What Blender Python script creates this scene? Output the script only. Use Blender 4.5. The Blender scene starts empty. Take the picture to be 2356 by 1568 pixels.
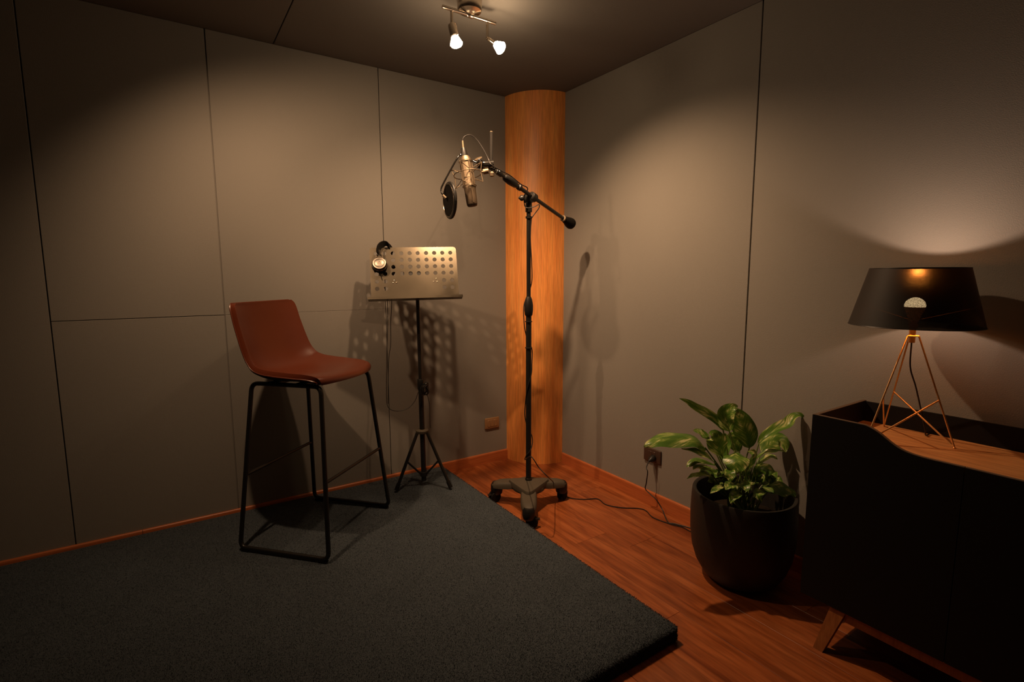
import bpy, bmesh, math, random
import numpy as np
from mathutils import Vector, Matrix

scene = bpy.context.scene
COL = scene.collection
random.seed(7)
rng = np.random.default_rng(7)

# ------------------------------------------------------------------ camera
W, HH, FPX = 2356.0, 1568.0, 1183.0
CAM = np.array([-2.1616, -2.9032, 1.2541])
CR = np.array([0.83177449, -0.55510352, -0.0033598])
CU = np.array([0.07132269, 0.10086467, 0.99234036])
CF = np.array([0.55051274, 0.82564303, -0.12348814])
cam_data = bpy.data.cameras.new('camera')
cam_data.sensor_fit = 'HORIZONTAL'
cam_data.sensor_width = 36.0
cam_data.lens = FPX * 36.0 / W
cam_data.clip_start = 0.05
cam = bpy.data.objects.new('camera', cam_data)
COL.objects.link(cam)
mw = Matrix.Identity(4)
for i in range(3):
    mw[i][0] = CR[i]; mw[i][1] = CU[i]; mw[i][2] = -CF[i]; mw[i][3] = CAM[i]
cam.matrix_world = mw
scene.camera = cam

# ------------------------------------------------------------------ world, exposure
world = bpy.data.worlds.new('world')
scene.world = world
world.use_nodes = True
world.node_tree.nodes['Background'].inputs[0].default_value = (0.02, 0.018, 0.015, 1)
world.node_tree.nodes['Background'].inputs[1].default_value = 0.0
vs = scene.view_settings
vs.view_transform = 'Standard'
vs.look = 'None'
vs.exposure = 0.0
vs.gamma = 1.0
vs.use_curve_mapping = False

# light levels of the lamps the room has (used by the lamp builders below)
WARM = (1.0, 0.615, 0.345)
# (aim point, watts, cone degrees) for the two bulbs of the spotlight bar in view
LAMP_A = [dict(aim=(-0.74, -0.03, 1.02), watts=29, cone=102),
          dict(aim=(0.0, -1.22, 0.45), watts=66, cone=116)]
# Ceiling lamps of the room that stand outside the picture. Their places come from the cast shadows:
# seat and far edge of the music desk -> lamp up left; second, higher shadow of the desk's left corner -> lamp behind.
def offscreen_lamp(name, loc, aim, watts, cone):
    d = bpy.data.lights.new(name, 'SPOT')
    d.energy = watts * 4.0 / math.pi; d.color = WARM; d.spot_size = math.radians(cone); d.spot_blend = 1.0; d.shadow_soft_size = 0.018
    o = bpy.data.objects.new(name, d); COL.objects.link(o)
    o.location = loc
    o.rotation_euler = (Vector(aim) - Vector(loc)).to_track_quat('-Z', 'Y').to_euler()
    return o
offscreen_lamp('ceiling_lamp_left_offscreen', (-2.02, -0.86, 2.22), (-1.38, -0.18, 0.95), 38, 132)
offscreen_lamp('ceiling_lamp_back_offscreen', (-1.72, -2.52, 2.20), (-1.15, 0.0, 1.62), 28, 38)
TABLE_WATTS = 1.9
TABLE_COL = (1.0, 0.67, 0.47)

# ------------------------------------------------------------------ pixel helpers (photo frame 2356 x 1568)
def ray(px, py):
    return CF + CR * (px - W / 2) / FPX - CU * (py - HH / 2) / FPX
def PD(px, py, dep):
    return CAM + ray(px, py) * dep
def HP(px, py, axis, val):
    d = ray(px, py)
    return CAM + d * ((val - CAM[axis]) / d[axis])

# ------------------------------------------------------------------ geometry helpers: a geo is (verts Nx3, faces)
def nrm(v):
    v = np.asarray(v, float); return v / (np.linalg.norm(v) + 1e-12)
def join(*geos):
    V = []; F = []; n = 0
    for g in geos:
        V.append(np.asarray(g[0], float).reshape(-1, 3))
        F += [tuple(i + n for i in f) for f in g[1]]
        n += len(g[0])
    return np.concatenate(V), F
def box(a, b):
    a = np.minimum(a, b).astype(float) if False else np.array(a, float); b = np.array(b, float)
    lo = np.minimum(a, b); hi = np.maximum(a, b)
    v = np.array([[x, y, z] for x in (lo[0], hi[0]) for y in (lo[1], hi[1]) for z in (lo[2], hi[2])])
    f = [(0, 1, 3, 2), (4, 6, 7, 5), (0, 4, 5, 1), (2, 3, 7, 6), (0, 2, 6, 4), (1, 5, 7, 3)]
    return v, f
def obox(c, ax, ay, az, sx, sy, sz):
    c = np.array(c, float)
    v, f = box((-sx / 2, -sy / 2, -sz / 2), (sx / 2, sy / 2, sz / 2))
    M = np.array([nrm(ax), nrm(ay), nrm(az)])
    return v @ M + c, f
def bevbox(c, ax, ay, az, sx, sy, sz, bev, seg=2):
    bm = bmesh.new()
    bmesh.ops.create_cube(bm, size=1.0)
    for v in bm.verts:
        v.co = Vector((v.co.x * sx, v.co.y * sy, v.co.z * sz))
    bmesh.ops.bevel(bm, geom=list(bm.edges), offset=bev, segments=seg, affect='EDGES', profile=0.5)
    bm.verts.ensure_lookup_table()
    V = np.array([v.co[:] for v in bm.verts]); F = [tuple(v.index for v in f.verts) for f in bm.faces]
    bm.free()
    M = np.array([nrm(ax), nrm(ay), nrm(az)])
    return V @ M + np.array(c, float), F
def frames(P):
    P = np.asarray(P, float)
    T = np.zeros_like(P)
    T[1:-1] = P[2:] - P[:-2]; T[0] = P[1] - P[0]; T[-1] = P[-1] - P[-2]
    T = np.array([nrm(t) for t in T])
    ref = np.array([0, 0, 1.0]) if abs(T[0][2]) < 0.9 else np.array([1.0, 0, 0])
    N = [nrm(np.cross(T[0], ref))]
    for i in range(1, len(P)):
        n = N[-1] - T[i] * (N[-1] @ T[i])
        N.append(nrm(n))
    N = np.array(N)
    return T, N, np.cross(T, N)
def tube(P, r, n=10, caps=True, closed=False):
    P = np.asarray(P, float)
    if closed:
        P = np.vstack([P, P[:1]])
    T, N, B = frames(P)
    r = np.broadcast_to(np.asarray(r, float), (len(P),))
    a = np.linspace(0, 2 * np.pi, n, endpoint=False)
    V = (P[:, None, :] + r[:, None, None] * (np.cos(a)[None, :, None] * N[:, None, :] + np.sin(a)[None, :, None] * B[:, None, :])).reshape(-1, 3)
    F = []
    for i in range(len(P) - 1):
        for j in range(n):
            k = (j + 1) % n
            F.append((i * n + j, i * n + k, (i + 1) * n + k, (i + 1) * n + j))
    if caps and not closed:
        F.append(tuple(range(n - 1, -1, -1)))
        F.append(tuple((len(P) - 1) * n + j for j in range(n)))
    return V, F
def lathe(prof, base, axis=(0, 0, 1), n=32, caps=True):
    """prof: list of (radius, height along axis)."""
    base = np.array(base, float); ax = nrm(axis)
    P = [base + ax * h for _, h in prof]
    ref = np.array([0, 0, 1.0]) if abs(ax[2]) < 0.9 else np.array([1.0, 0, 0])
    N = nrm(np.cross(ax, ref)); B = np.cross(ax, N)
    a = np.linspace(0, 2 * np.pi, n, endpoint=False)
    V = []
    for (r, h) in prof:
        V.append(base + ax * h + r * (np.cos(a)[:, None] * N + np.sin(a)[:, None] * B))
    V = np.concatenate(V); F = []
    m = len(prof)
    for i in range(m - 1):
        for j in range(n):
            k = (j + 1) % n
            F.append((i * n + j, i * n + k, (i + 1) * n + k, (i + 1) * n + j))
    if caps:
        F.append(tuple(range(n - 1, -1, -1)))
        F.append(tuple((m - 1) * n + j for j in range(n)))
    return V, F
def cyl(a, b, r, n=16):
    return tube([a, b], r, n)
def smooth_path(P, k=6):
    """Catmull-Rom through the points."""
    P = np.asarray(P, float)
    Q = np.vstack([2 * P[0] - P[1], P, 2 * P[-1] - P[-2]])
    out = []
    for i in range(1, len(Q) - 2):
        p0, p1, p2, p3 = Q[i - 1], Q[i], Q[i + 1], Q[i + 2]
        for t in np.linspace(0, 1, k, endpoint=False):
            out.append(0.5 * ((2 * p1) + (-p0 + p2) * t + (2 * p0 - 5 * p1 + 4 * p2 - p3) * t * t + (-p0 + 3 * p1 - 3 * p2 + p3) * t ** 3))
    out.append(P[-1])
    return np.array(out)
def fillet(P, r, k=6):
    """round the inner corners of a polyline."""
    P = [np.asarray(p, float) for p in P]
    out = [P[0]]
    for i in range(1, len(P) - 1):
        a = nrm(P[i - 1] - P[i]); b = nrm(P[i + 1] - P[i])
        s, e = P[i] + a * r, P[i] + b * r
        for t in np.linspace(0, 1, k):
            out.append((1 - t) ** 2 * s + 2 * t * (1 - t) * P[i] + t * t * e)
    out.append(P[-1])
    return np.array(out)

ORIG = {}
def link(o, parent):
    COL.objects.link(o)
    if parent is not None:
        o.parent = parent
        ORIG[o.name] = ORIG[parent.name]
def thing(name, label, cat, loc, group=None):
    o = bpy.data.objects.new(name, None)
    o.empty_display_size = 0.05
    COL.objects.link(o)
    o.location = tuple(float(x) for x in loc)
    ORIG[o.name] = np.array(loc, float)
    o['label'] = label; o['category'] = cat
    if group: o['group'] = group
    return o
def part(name, geo, m, parent=None, smooth=True, angle=40, label=None, kind=None):
    V, F = geo
    off = ORIG[parent.name] if parent is not None else np.zeros(3)
    me = bpy.data.meshes.new(name)
    me.from_pydata((np.asarray(V, float) - off).tolist(), [], F)
    me.update()
    if smooth:
        me.polygons.foreach_set('use_smooth', np.ones(len(me.polygons), bool))
        try:
            me.set_sharp_from_angle(angle=math.radians(angle))
        except Exception:
            pass
    me.materials.append(m)
    o = bpy.data.objects.new(name, me)
    link(o, parent)
    if parent is None: ORIG[o.name] = np.zeros(3)
    if label: o['label'] = label
    if kind: o['kind'] = kind
    return o
def struct(o, label):
    o['kind'] = 'structure'; o['label'] = label
    return o

# ------------------------------------------------------------------ materials
def newmat(name):
    m = bpy.data.materials.new(name); m.use_nodes = True
    nt = m.node_tree
    return m, nt, nt.nodes['Principled BSDF']
def N(nt, t, **kw):
    n = nt.nodes.new(t)
    for k, v in kw.items(): setattr(n, k, v)
    return n
def mat(name, col, rough=0.5, metal=0.0, spec=0.5, bump=0.0, bscale=200.0, var=0.0, vscale=8.0, aniso=0.0, coat=0.0):
    m, nt, b = newmat(name)
    b.inputs['Base Color'].default_value = (*col, 1)
    b.inputs['Roughness'].default_value = rough
    b.inputs['Metallic'].default_value = metal
    b.inputs['Specular IOR Level'].default_value = spec
    b.inputs['Coat Weight'].default_value = coat
    tc = N(nt, 'ShaderNodeTexCoord')
    if var > 0:
        no = N(nt, 'ShaderNodeTexNoise'); no.inputs['Scale'].default_value = vscale; no.inputs['Detail'].default_value = 5
        nt.links.new(tc.outputs['Object'], no.inputs['Vector'])
        mx = N(nt, 'ShaderNodeMix', data_type='RGBA')
        mx.inputs['A'].default_value = (*[c * (1 - var) for c in col], 1)
        mx.inputs['B'].default_value = (*[min(1, c * (1 + var)) for c in col], 1)
        nt.links.new(no.outputs['Fac'], mx.inputs['Factor'])
        nt.links.new(mx.outputs['Result'], b.inputs['Base Color'])
    if bump > 0:
        n2 = N(nt, 'ShaderNodeTexNoise'); n2.inputs['Scale'].default_value = bscale; n2.inputs['Detail'].default_value = 3
        nt.links.new(tc.outputs['Object'], n2.inputs['Vector'])
        bp = N(nt, 'ShaderNodeBump'); bp.inputs['Strength'].default_value = bump; bp.inputs['Distance'].default_value = 0.002
        nt.links.new(n2.outputs['Fac'], bp.inputs['Height'])
        nt.links.new(bp.outputs['Normal'], b.inputs['Normal'])
    return m
def wood(name, c0, c1, c2, stretch=(1, 1, 1), scale=6.0, rough=0.35, spec=0.5, streak=0.6, rand=False, coat=0.0, band=0.5):
    m, nt, b = newmat(name)
    tc = N(nt, 'ShaderNodeTexCoord')
    mp = N(nt, 'ShaderNodeMapping'); mp.inputs['Scale'].default_value = stretch
    nt.links.new(tc.outputs['Object'], mp.inputs['Vector'])
    vec = mp.outputs['Vector']
    if rand:
        oi = N(nt, 'ShaderNodeObjectInfo')
        ml = N(nt, 'ShaderNodeMath', operation='MULTIPLY'); ml.inputs[1].default_value = 37.0
        nt.links.new(oi.outputs['Random'], ml.inputs[0])
        cb = N(nt, 'ShaderNodeCombineXYZ')
        for k in 'XYZ': nt.links.new(ml.outputs[0], cb.inputs[k])
        ad = N(nt, 'ShaderNodeVectorMath', operation='ADD')
        nt.links.new(vec, ad.inputs[0]); nt.links.new(cb.outputs[0], ad.inputs[1])
        vec = ad.outputs[0]
    n1 = N(nt, 'ShaderNodeTexNoise'); n1.inputs['Scale'].default_value = scale; n1.inputs['Detail'].default_value = 6
    n1.inputs['Roughness'].default_value = 0.6; n1.inputs['Distortion'].default_value = 0.6
    nt.links.new(vec, n1.inputs['Vector'])
    n2 = N(nt, 'ShaderNodeTexNoise'); n2.inputs['Scale'].default_value = scale * 5; n2.inputs['Detail'].default_value = 4
    nt.links.new(vec, n2.inputs['Vector'])
    rp = N(nt, 'ShaderNodeValToRGB')
    e = rp.color_ramp.elements
    e[0].position = 0.30; e[0].color = (*c0, 1); e[1].position = 0.72; e[1].color = (*c2, 1)
    x = rp.color_ramp.elements.new(band); x.color = (*c1, 1)
    nt.links.new(n1.outputs['Fac'], rp.inputs['Fac'])
    rp2 = N(nt, 'ShaderNodeValToRGB')
    rp2.color_ramp.elements[0].position = 0.35; rp2.color_ramp.elements[0].color = (1 - streak, 1 - streak, 1 - streak, 1)
    rp2.color_ramp.elements[1].position = 0.6; rp2.color_ramp.elements[1].color = (1, 1, 1, 1)
    nt.links.new(n2.outputs['Fac'], rp2.inputs['Fac'])
    mx = N(nt, 'ShaderNodeMix', data_type='RGBA', blend_type='MULTIPLY'); mx.inputs['Factor'].default_value = 1
    nt.links.new(rp.outputs['Color'], mx.inputs['A']); nt.links.new(rp2.outputs['Color'], mx.inputs['B'])
    outc = mx.outputs['Result']
    if rand:
        hs = N(nt, 'ShaderNodeHueSaturation')
        mr = N(nt, 'ShaderNodeMapRange'); mr.inputs['To Min'].default_value = 0.85; mr.inputs['To Max'].default_value = 1.12
        nt.links.new(oi.outputs['Random'], mr.inputs['Value']); nt.links.new(mr.outputs[0], hs.inputs['Value'])
        nt.links.new(outc, hs.inputs['Color']); outc = hs.outputs['Color']
    nt.links.new(outc, b.inputs['Base Color'])
    b.inputs['Roughness'].default_value = rough
    b.inputs['Specular IOR Level'].default_value = spec
    b.inputs['Coat Weight'].default_value = coat
    bp = N(nt, 'ShaderNodeBump'); bp.inputs['Strength'].default_value = 0.06; bp.inputs['Distance'].default_value = 0.001
    nt.links.new(n2.outputs['Fac'], bp.inputs['Height']); nt.links.new(bp.outputs['Normal'], b.inputs['Normal'])
    return m
def emit(name, col, s):
    m = bpy.data.materials.new(name); m.use_nodes = True
    nt = m.node_tree; nt.nodes.clear()
    e = N(nt, 'ShaderNodeEmission'); e.inputs[0].default_value = (*col, 1); e.inputs[1].default_value = s
    o = N(nt, 'ShaderNodeOutputMaterial'); nt.links.new(e.outputs[0], o.inputs[0])
    return m

M = {}
M['panel'] = mat('grey_acoustic_panel', (0.255, 0.241, 0.217), rough=0.85, spec=0.25, bump=0.5, bscale=320, var=0.05, vscale=2.5)
M['ceil'] = mat('shaded_ceiling_panel', (0.165, 0.155, 0.142), rough=0.9, spec=0.2, bump=0.4, bscale=320, var=0.06, vscale=2.5)  # wall grey lowered: the ceiling's dim light is put into the colour
M['gap'] = mat('wall_backing_board', (0.22, 0.205, 0.185), rough=0.95)
M['floorbase'] = mat('subfloor', (0.16, 0.09, 0.05), rough=0.9)
M['plank'] = wood('laminate_plank', (0.22, 0.050, 0.0128), (0.38, 0.104, 0.029), (0.50, 0.156, 0.049), stretch=(9, 0.8, 9), scale=2.0, rough=0.33, streak=0.3, rand=True)
M['base'] = wood('red_wood_baseboard', (0.46, 0.12, 0.035), (0.54, 0.15, 0.045), (0.60, 0.18, 0.055), stretch=(0.6, 0.6, 12), scale=4, rough=0.4, streak=0.15)
M['column'] = wood('column_veneer', (0.82, 0.275, 0.062), (0.92, 0.355, 0.088), (0.96, 0.43, 0.12), stretch=(9, 9, 0.55), scale=3.0, rough=0.42, streak=0.22)
M['oak'] = wood('oak_board', (0.50, 0.22, 0.075), (0.62, 0.30, 0.11), (0.68, 0.35, 0.14), stretch=(12, 0.9, 12), scale=3.0, rough=0.45, streak=0.25)
M['legwood'] = wood('leg_wood', (0.30, 0.10, 0.030), (0.38, 0.14, 0.042), (0.44, 0.17, 0.055), stretch=(9, 9, 1.5), scale=4.0, rough=0.5, streak=0.2)
M['cabblack'] = mat('black_lacquer', (0.0045, 0.0042, 0.004), rough=0.65, spec=0.25)
M['blackmetal'] = mat('black_metal', (0.012, 0.011, 0.010), rough=0.38, metal=0.0, spec=0.5)
M['blackplastic'] = mat('black_plastic', (0.010, 0.0095, 0.009), rough=0.42, spec=0.45)
M['blackgloss'] = mat('black_gloss', (0.008, 0.0075, 0.007), rough=0.16, spec=0.6)
M['rubber'] = mat('black_rubber', (0.010, 0.009, 0.008), rough=0.8, spec=0.15)
M['cable'] = mat('black_cable', (0.012, 0.010, 0.009), rough=0.5, spec=0.5)
M['castiron'] = mat('matt_cast_base', (0.075, 0.062, 0.044), rough=0.62, spec=0.4, bump=0.1, bscale=150, var=0.15, vscale=14)
M['chrome'] = mat('brushed_nickel', (0.50, 0.43, 0.35), rough=0.22, metal=1.0)
M['nickel'] = mat('champagne_nickel', (0.20, 0.152, 0.102), rough=0.5, metal=0.85)
M['grille'] = mat('mic_grille', (0.10, 0.072, 0.045), rough=0.5, metal=0.7, bump=0.6, bscale=900)
M['brass'] = mat('brass_wire', (0.90, 0.58, 0.27), rough=0.34, metal=0.85)
M['desk'] = mat('scuffed_steel_plate', (0.23, 0.198, 0.148), rough=0.26, metal=0.95, var=0.30, vscale=9)
M['leather'] = mat('tan_leather', (0.128, 0.027, 0.0100), rough=0.34, spec=0.5, bump=0.16, bscale=260, var=0.10, vscale=7)
M['pot'] = mat('charcoal_pot', (0.020, 0.018, 0.0155), rough=0.55, spec=0.4, bump=0.35, bscale=420)
M['soil'] = mat('dark_soil', (0.020, 0.014, 0.009), rough=1.0, spec=0.1, bump=1.0, bscale=120)
M['stem'] = mat('green_stem', (0.10, 0.15, 0.025), rough=0.5)
M['silver'] = mat('silver_cap', (0.36, 0.32, 0.27), rough=0.42, metal=1.0)
M['pad'] = mat('ear_pad', (0.008, 0.007, 0.006), rough=0.85, spec=0.15)
M['switch'] = mat('bronze_plastic', (0.30, 0.165, 0.075), rough=0.4, spec=0.5)
M['socket'] = mat('brown_plastic', (0.062, 0.036, 0.026), rough=0.4)
M['bulb'] = emit('lit_bulb_glass', (1.0, 0.68, 0.40), 122.0)
M['tbulb'] = emit('lit_table_bulb', (1.0, 0.76, 0.48), 17.0)
M['plyedge'] = mat('dull_ply_edge', (0.10, 0.068, 0.045), rough=0.7)

# carpet
m, nt, b = newmat('grey_blue_carpet')
tc = N(nt, 'ShaderNodeTexCoord')
n1 = N(nt, 'ShaderNodeTexNoise'); n1.inputs['Scale'].default_value = 260; n1.inputs['Detail'].default_value = 5; n1.inputs['Roughness'].default_value = 0.75
n2 = N(nt, 'ShaderNodeTexNoise'); n2.inputs['Scale'].default_value = 5; n2.inputs['Detail'].default_value = 4
for n in (n1, n2): nt.links.new(tc.outputs['Object'], n.inputs['Vector'])
rp = N(nt, 'ShaderNodeValToRGB'); rp.color_ramp.elements[0].position = 0.3; rp.color_ramp.elements[1].position = 0.7
rp.color_ramp.elements[0].color = (0.050, 0.062, 0.074, 1); rp.color_ramp.elements[1].color = (0.094, 0.113, 0.130, 1)
nt.links.new(n1.outputs['Fac'], rp.inputs['Fac'])
mr = N(nt, 'ShaderNodeMapRange'); mr.inputs['To Min'].default_value = 0.82; mr.inputs['To Max'].default_value = 1.15
nt.links.new(n2.outputs['Fac'], mr.inputs['Value'])
mx = N(nt, 'ShaderNodeMix', data_type='RGBA', blend_type='MULTIPLY'); mx.inputs['Factor'].default_value = 1
nt.links.new(rp.outputs['Color'], mx.inputs['A']); nt.links.new(mr.outputs[0], mx.inputs['B'])
nt.links.new(mx.outputs['Result'], b.inputs['Base Color'])
b.inputs['Roughness'].default_value = 0.95; b.inputs['Specular IOR Level'].default_value = 0.1
M['carpet'] = m

# shade: thin black cloth outside, gold lining inside; the weave lets a little light through
m, nt, b = newmat('black_shade_cloth_gold_lined')
b.inputs['Base Color'].default_value = (0.0075, 0.0065, 0.0055, 1); b.inputs['Roughness'].default_value = 0.6
gl = N(nt, 'ShaderNodeBsdfPrincipled'); gl.inputs['Base Color'].default_value = (0.55, 0.24, 0.06, 1); gl.inputs['Metallic'].default_value = 1.0; gl.inputs['Roughness'].default_value = 0.22
ge = N(nt, 'ShaderNodeNewGeometry'); sd2 = N(nt, 'ShaderNodeMixShader')
nt.links.new(ge.outputs['Backfacing'], sd2.inputs[0]); nt.links.new(b.outputs[0], sd2.inputs[1]); nt.links.new(gl.outputs[0], sd2.inputs[2])
tr = N(nt, 'ShaderNodeBsdfTransparent'); ms = N(nt, 'ShaderNodeMixShader')
tc = N(nt, 'ShaderNodeTexCoord'); no = N(nt, 'ShaderNodeTexNoise'); no.inputs['Scale'].default_value = 420; no.inputs['Detail'].default_value = 2
nt.links.new(tc.outputs['Object'], no.inputs['Vector'])
mr = N(nt, 'ShaderNodeMapRange'); mr.inputs['From Min'].default_value = 0.3; mr.inputs['From Max'].default_value = 0.7
mr.inputs['To Min'].default_value = 0.010; mr.inputs['To Max'].default_value = 0.032
nt.links.new(no.outputs['Fac'], mr.inputs['Value'])
tr.inputs[0].default_value = (1.0, 0.9, 0.72, 1)
nt.links.new(mr.outputs[0], ms.inputs[0]); nt.links.new(sd2.outputs[0], ms.inputs[1]); nt.links.new(tr.outputs[0], ms.inputs[2])
nt.links.new(ms.outputs[0], nt.nodes['Material Output'].inputs[0])
M['shade'] = m

# leaves: green with cream streaks running off the midrib
m, nt, b = newmat('variegated_leaf')
uv = N(nt, 'ShaderNodeUVMap'); uv.uv_map = 'leaf'
sx = N(nt, 'ShaderNodeSeparateXYZ'); nt.links.new(uv.outputs[0], sx.inputs[0])
ab = N(nt, 'ShaderNodeMath', operation='ABSOLUTE'); nt.links.new(sx.outputs['X'], ab.inputs[0])
sl = N(nt, 'ShaderNodeMath', operation='MULTIPLY'); sl.inputs[1].default_value = 0.30; nt.links.new(ab.outputs[0], sl.inputs[0])
df = N(nt, 'ShaderNodeMath', operation='SUBTRACT'); nt.links.new(sx.outputs['Y'], df.inputs[0]); nt.links.new(sl.outputs[0], df.inputs[1])
oi = N(nt, 'ShaderNodeObjectInfo')
rm = N(nt, 'ShaderNodeMath', operation='MULTIPLY'); rm.inputs[1].default_value = 40; nt.links.new(oi.outputs['Random'], rm.inputs[0])
cb = N(nt, 'ShaderNodeCombineXYZ')
d2 = N(nt, 'ShaderNodeMath', operation='MULTIPLY'); d2.inputs[1].default_value = 13; nt.links.new(df.outputs[0], d2.inputs[0])
nt.links.new(d2.outputs[0], cb.inputs['X']); nt.links.new(sx.outputs['X'], cb.inputs['Y']); nt.links.new(rm.outputs[0], cb.inputs['Z'])
no = N(nt, 'ShaderNodeTexNoise'); no.inputs['Scale'].default_value = 1.6; no.inputs['Detail'].default_value = 4; no.inputs['Roughness'].default_value = 0.65
nt.links.new(cb.outputs[0], no.inputs['Vector'])
c2 = N(nt, 'ShaderNodeCombineXYZ')
nt.links.new(sx.outputs['X'], c2.inputs['X']); y2 = N(nt, 'ShaderNodeMath', operation='MULTIPLY'); y2.inputs[1].default_value = 2.2
nt.links.new(sx.outputs['Y'], y2.inputs[0]); nt.links.new(y2.outputs[0], c2.inputs['Y']); nt.links.new(rm.outputs[0], c2.inputs['Z'])
nb = N(nt, 'ShaderNodeTexNoise'); nb.inputs['Scale'].default_value = 1.5; nb.inputs['Detail'].default_value = 1
nt.links.new(c2.outputs[0], nb.inputs['Vector'])
sm = N(nt, 'ShaderNodeMath', operation='MULTIPLY'); nt.links.new(no.outputs['Fac'], sm.inputs[0]); nt.links.new(nb.outputs['Fac'], sm.inputs[1])
rp = N(nt, 'ShaderNodeValToRGB'); e = rp.color_ramp.elements
e[0].position = 0.20; e[0].color = (0.080, 0.185, 0.024, 1); e[1].position = 0.38; e[1].color = (0.72, 0.72, 0.32, 1)
x = e.new(0.29); x.color = (0.20, 0.33, 0.052, 1)
nt.links.new(sm.outputs[0], rp.inputs['Fac'])
nt.links.new(rp.outputs['Color'], b.inputs['Base Color'])
b.inputs['Roughness'].default_value = 0.33; b.inputs['Specular IOR Level'].default_value = 0.45
tl = N(nt, 'ShaderNodeBsdfTranslucent'); nt.links.new(rp.outputs['Color'], tl.inputs[0])
ms = N(nt, 'ShaderNodeMixShader'); ms.inputs[0].default_value = 0.22
nt.links.new(b.outputs[0], ms.inputs[1]); nt.links.new(tl.outputs[0], ms.inputs[2])
nt.links.new(ms.outputs[0], nt.nodes['Material Output'].inputs[0])
M['leaf'] = m

# ================================================================== ROOM
H = 2.4
XW, YW = -4.3, -4.3           # far sides of the room (behind the camera)
GAP = 0.0045
def wall(name, label, backing):
    o = part(name, backing, M['gap'], smooth=False)
    return struct(o, label)
def panel(parent, lo, hi, m=None, name='panel'):
    lo = np.array(lo, float); hi = np.array(hi, float)
    c = (lo + hi) / 2; s = hi - lo
    return part(name, bevbox(c, (1, 0, 0), (0, 1, 0), (0, 0, 1), *s, 0.0012, 1), m or M['panel'], parent, smooth=False)

TH = 0.014
wl = wall('wall_left', 'grey panelled wall behind the bar stool and music stand', box((XW, TH, 0), (0.06, 0.10, H)))
g = GAP / 2
J = [-2.585, -1.934, -1.108]
panel(wl, (XW, 0, 0), (J[0] - g, TH, H))
panel(wl, (J[0] + g, 0, 0), (J[1] - g, TH, 1.072 - 0.0012))
panel(wl, (J[0] + g, 0, 1.072 + 0.0012), (J[1] - g, TH, H))
panel(wl, (J[1] + g, 0, 0), (J[2] - g, TH, 1.072 - 0.0003))
panel(wl, (J[1] + g, 0, 1.072 + 0.0003), (J[2] - g, TH, H))
panel(wl, (J[2] + g * 0.7, 0, 0), (0, TH, H))
wr = wall('wall_right', 'grey panelled wall behind the table lamp and plant', box((TH, YW, 0), (0.10, 0.10, H)))
panel(wr, (0, -1.5665 + g * 1.3, 0), (TH, 0, H))
panel(wr, (0, YW, 0), (TH, -1.5665 - g * 1.3, H))
wb = wall('wall_back', 'grey panelled wall opposite the music stand', box((XW, YW - 0.1, 0), (0.1, YW - TH, H)))
panel(wb, (XW, YW - TH, 0), (-2.1, YW, H)); panel(wb, (-2.1 + GAP, YW - TH, 0), (0, YW, H))
ws = wall('wall_side', 'grey panelled wall opposite the table lamp', box((XW - 0.1, YW, 0), (XW - TH, 0.1, H)))
panel(ws, (XW - TH, YW, 0), (XW, -2.1, H)); panel(ws, (XW - TH, -2.1 + GAP, 0), (XW, 0, H))
cl = wall('ceiling', 'shade-darkened grey panelled ceiling above the spotlights', box((XW, YW, H + TH), (0.1, 0.1, H + 0.1)))
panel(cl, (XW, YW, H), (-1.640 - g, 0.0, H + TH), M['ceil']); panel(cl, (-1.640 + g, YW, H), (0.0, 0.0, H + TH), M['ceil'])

# floor of separate planks running along the right wall
fl = part('floor', box((XW, YW, -0.06), (0.1, 0.1, -0.009)), M['floorbase'], smooth=False)
struct(fl, 'orange brown laminate plank floor')
PWID, PLEN = 0.1935, 1.29
plank_mesh = None
xs0 = -0.64
k0 = int(math.ceil((0.0 - xs0) / PWID))
kmin = int(math.floor((XW - xs0) / PWID))
for k in range(kmin, k0):
    xa = xs0 + k * PWID; xb = min(xa + PWID, 0.0)
    off = {-1: -1.756, 0: -2.45, 1: -1.32, 2: -2.02, 3: -1.62}.get(k, -1.756 - 0.43 * k)
    ys = [off + j * PLEN for j in range(-6, 7)]
    for j in range(len(ys) - 1):
        ya, yb = max(ys[j], YW), min(ys[j + 1], 0.0)
        if yb - ya < 0.02: continue
        full = (abs(yb - ya - PLEN) < 1e-6 and abs(xb - xa - PWID) < 1e-6)
        if full and plank_mesh is not None:
            o = bpy.data.objects.new('plank', plank_mesh); COL.objects.link(o); o.parent = fl
            o.location = ((xa + xb) / 2, (ya + yb) / 2, -0.0045)
        else:
            sx, sy = xb - xa - 0.0007, yb - ya - 0.0007
            V, F = bevbox((0, 0, 0), (1, 0, 0), (0, 1, 0), (0, 0, 1), sx, sy, 0.009, 0.0008, 1)
            o = part('plank', (V, F), M['plank'], fl, smooth=False)
            o.location = ((xa + xb) / 2, (ya + yb) / 2, -0.0045)
            if full: plank_mesh = o.data

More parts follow.
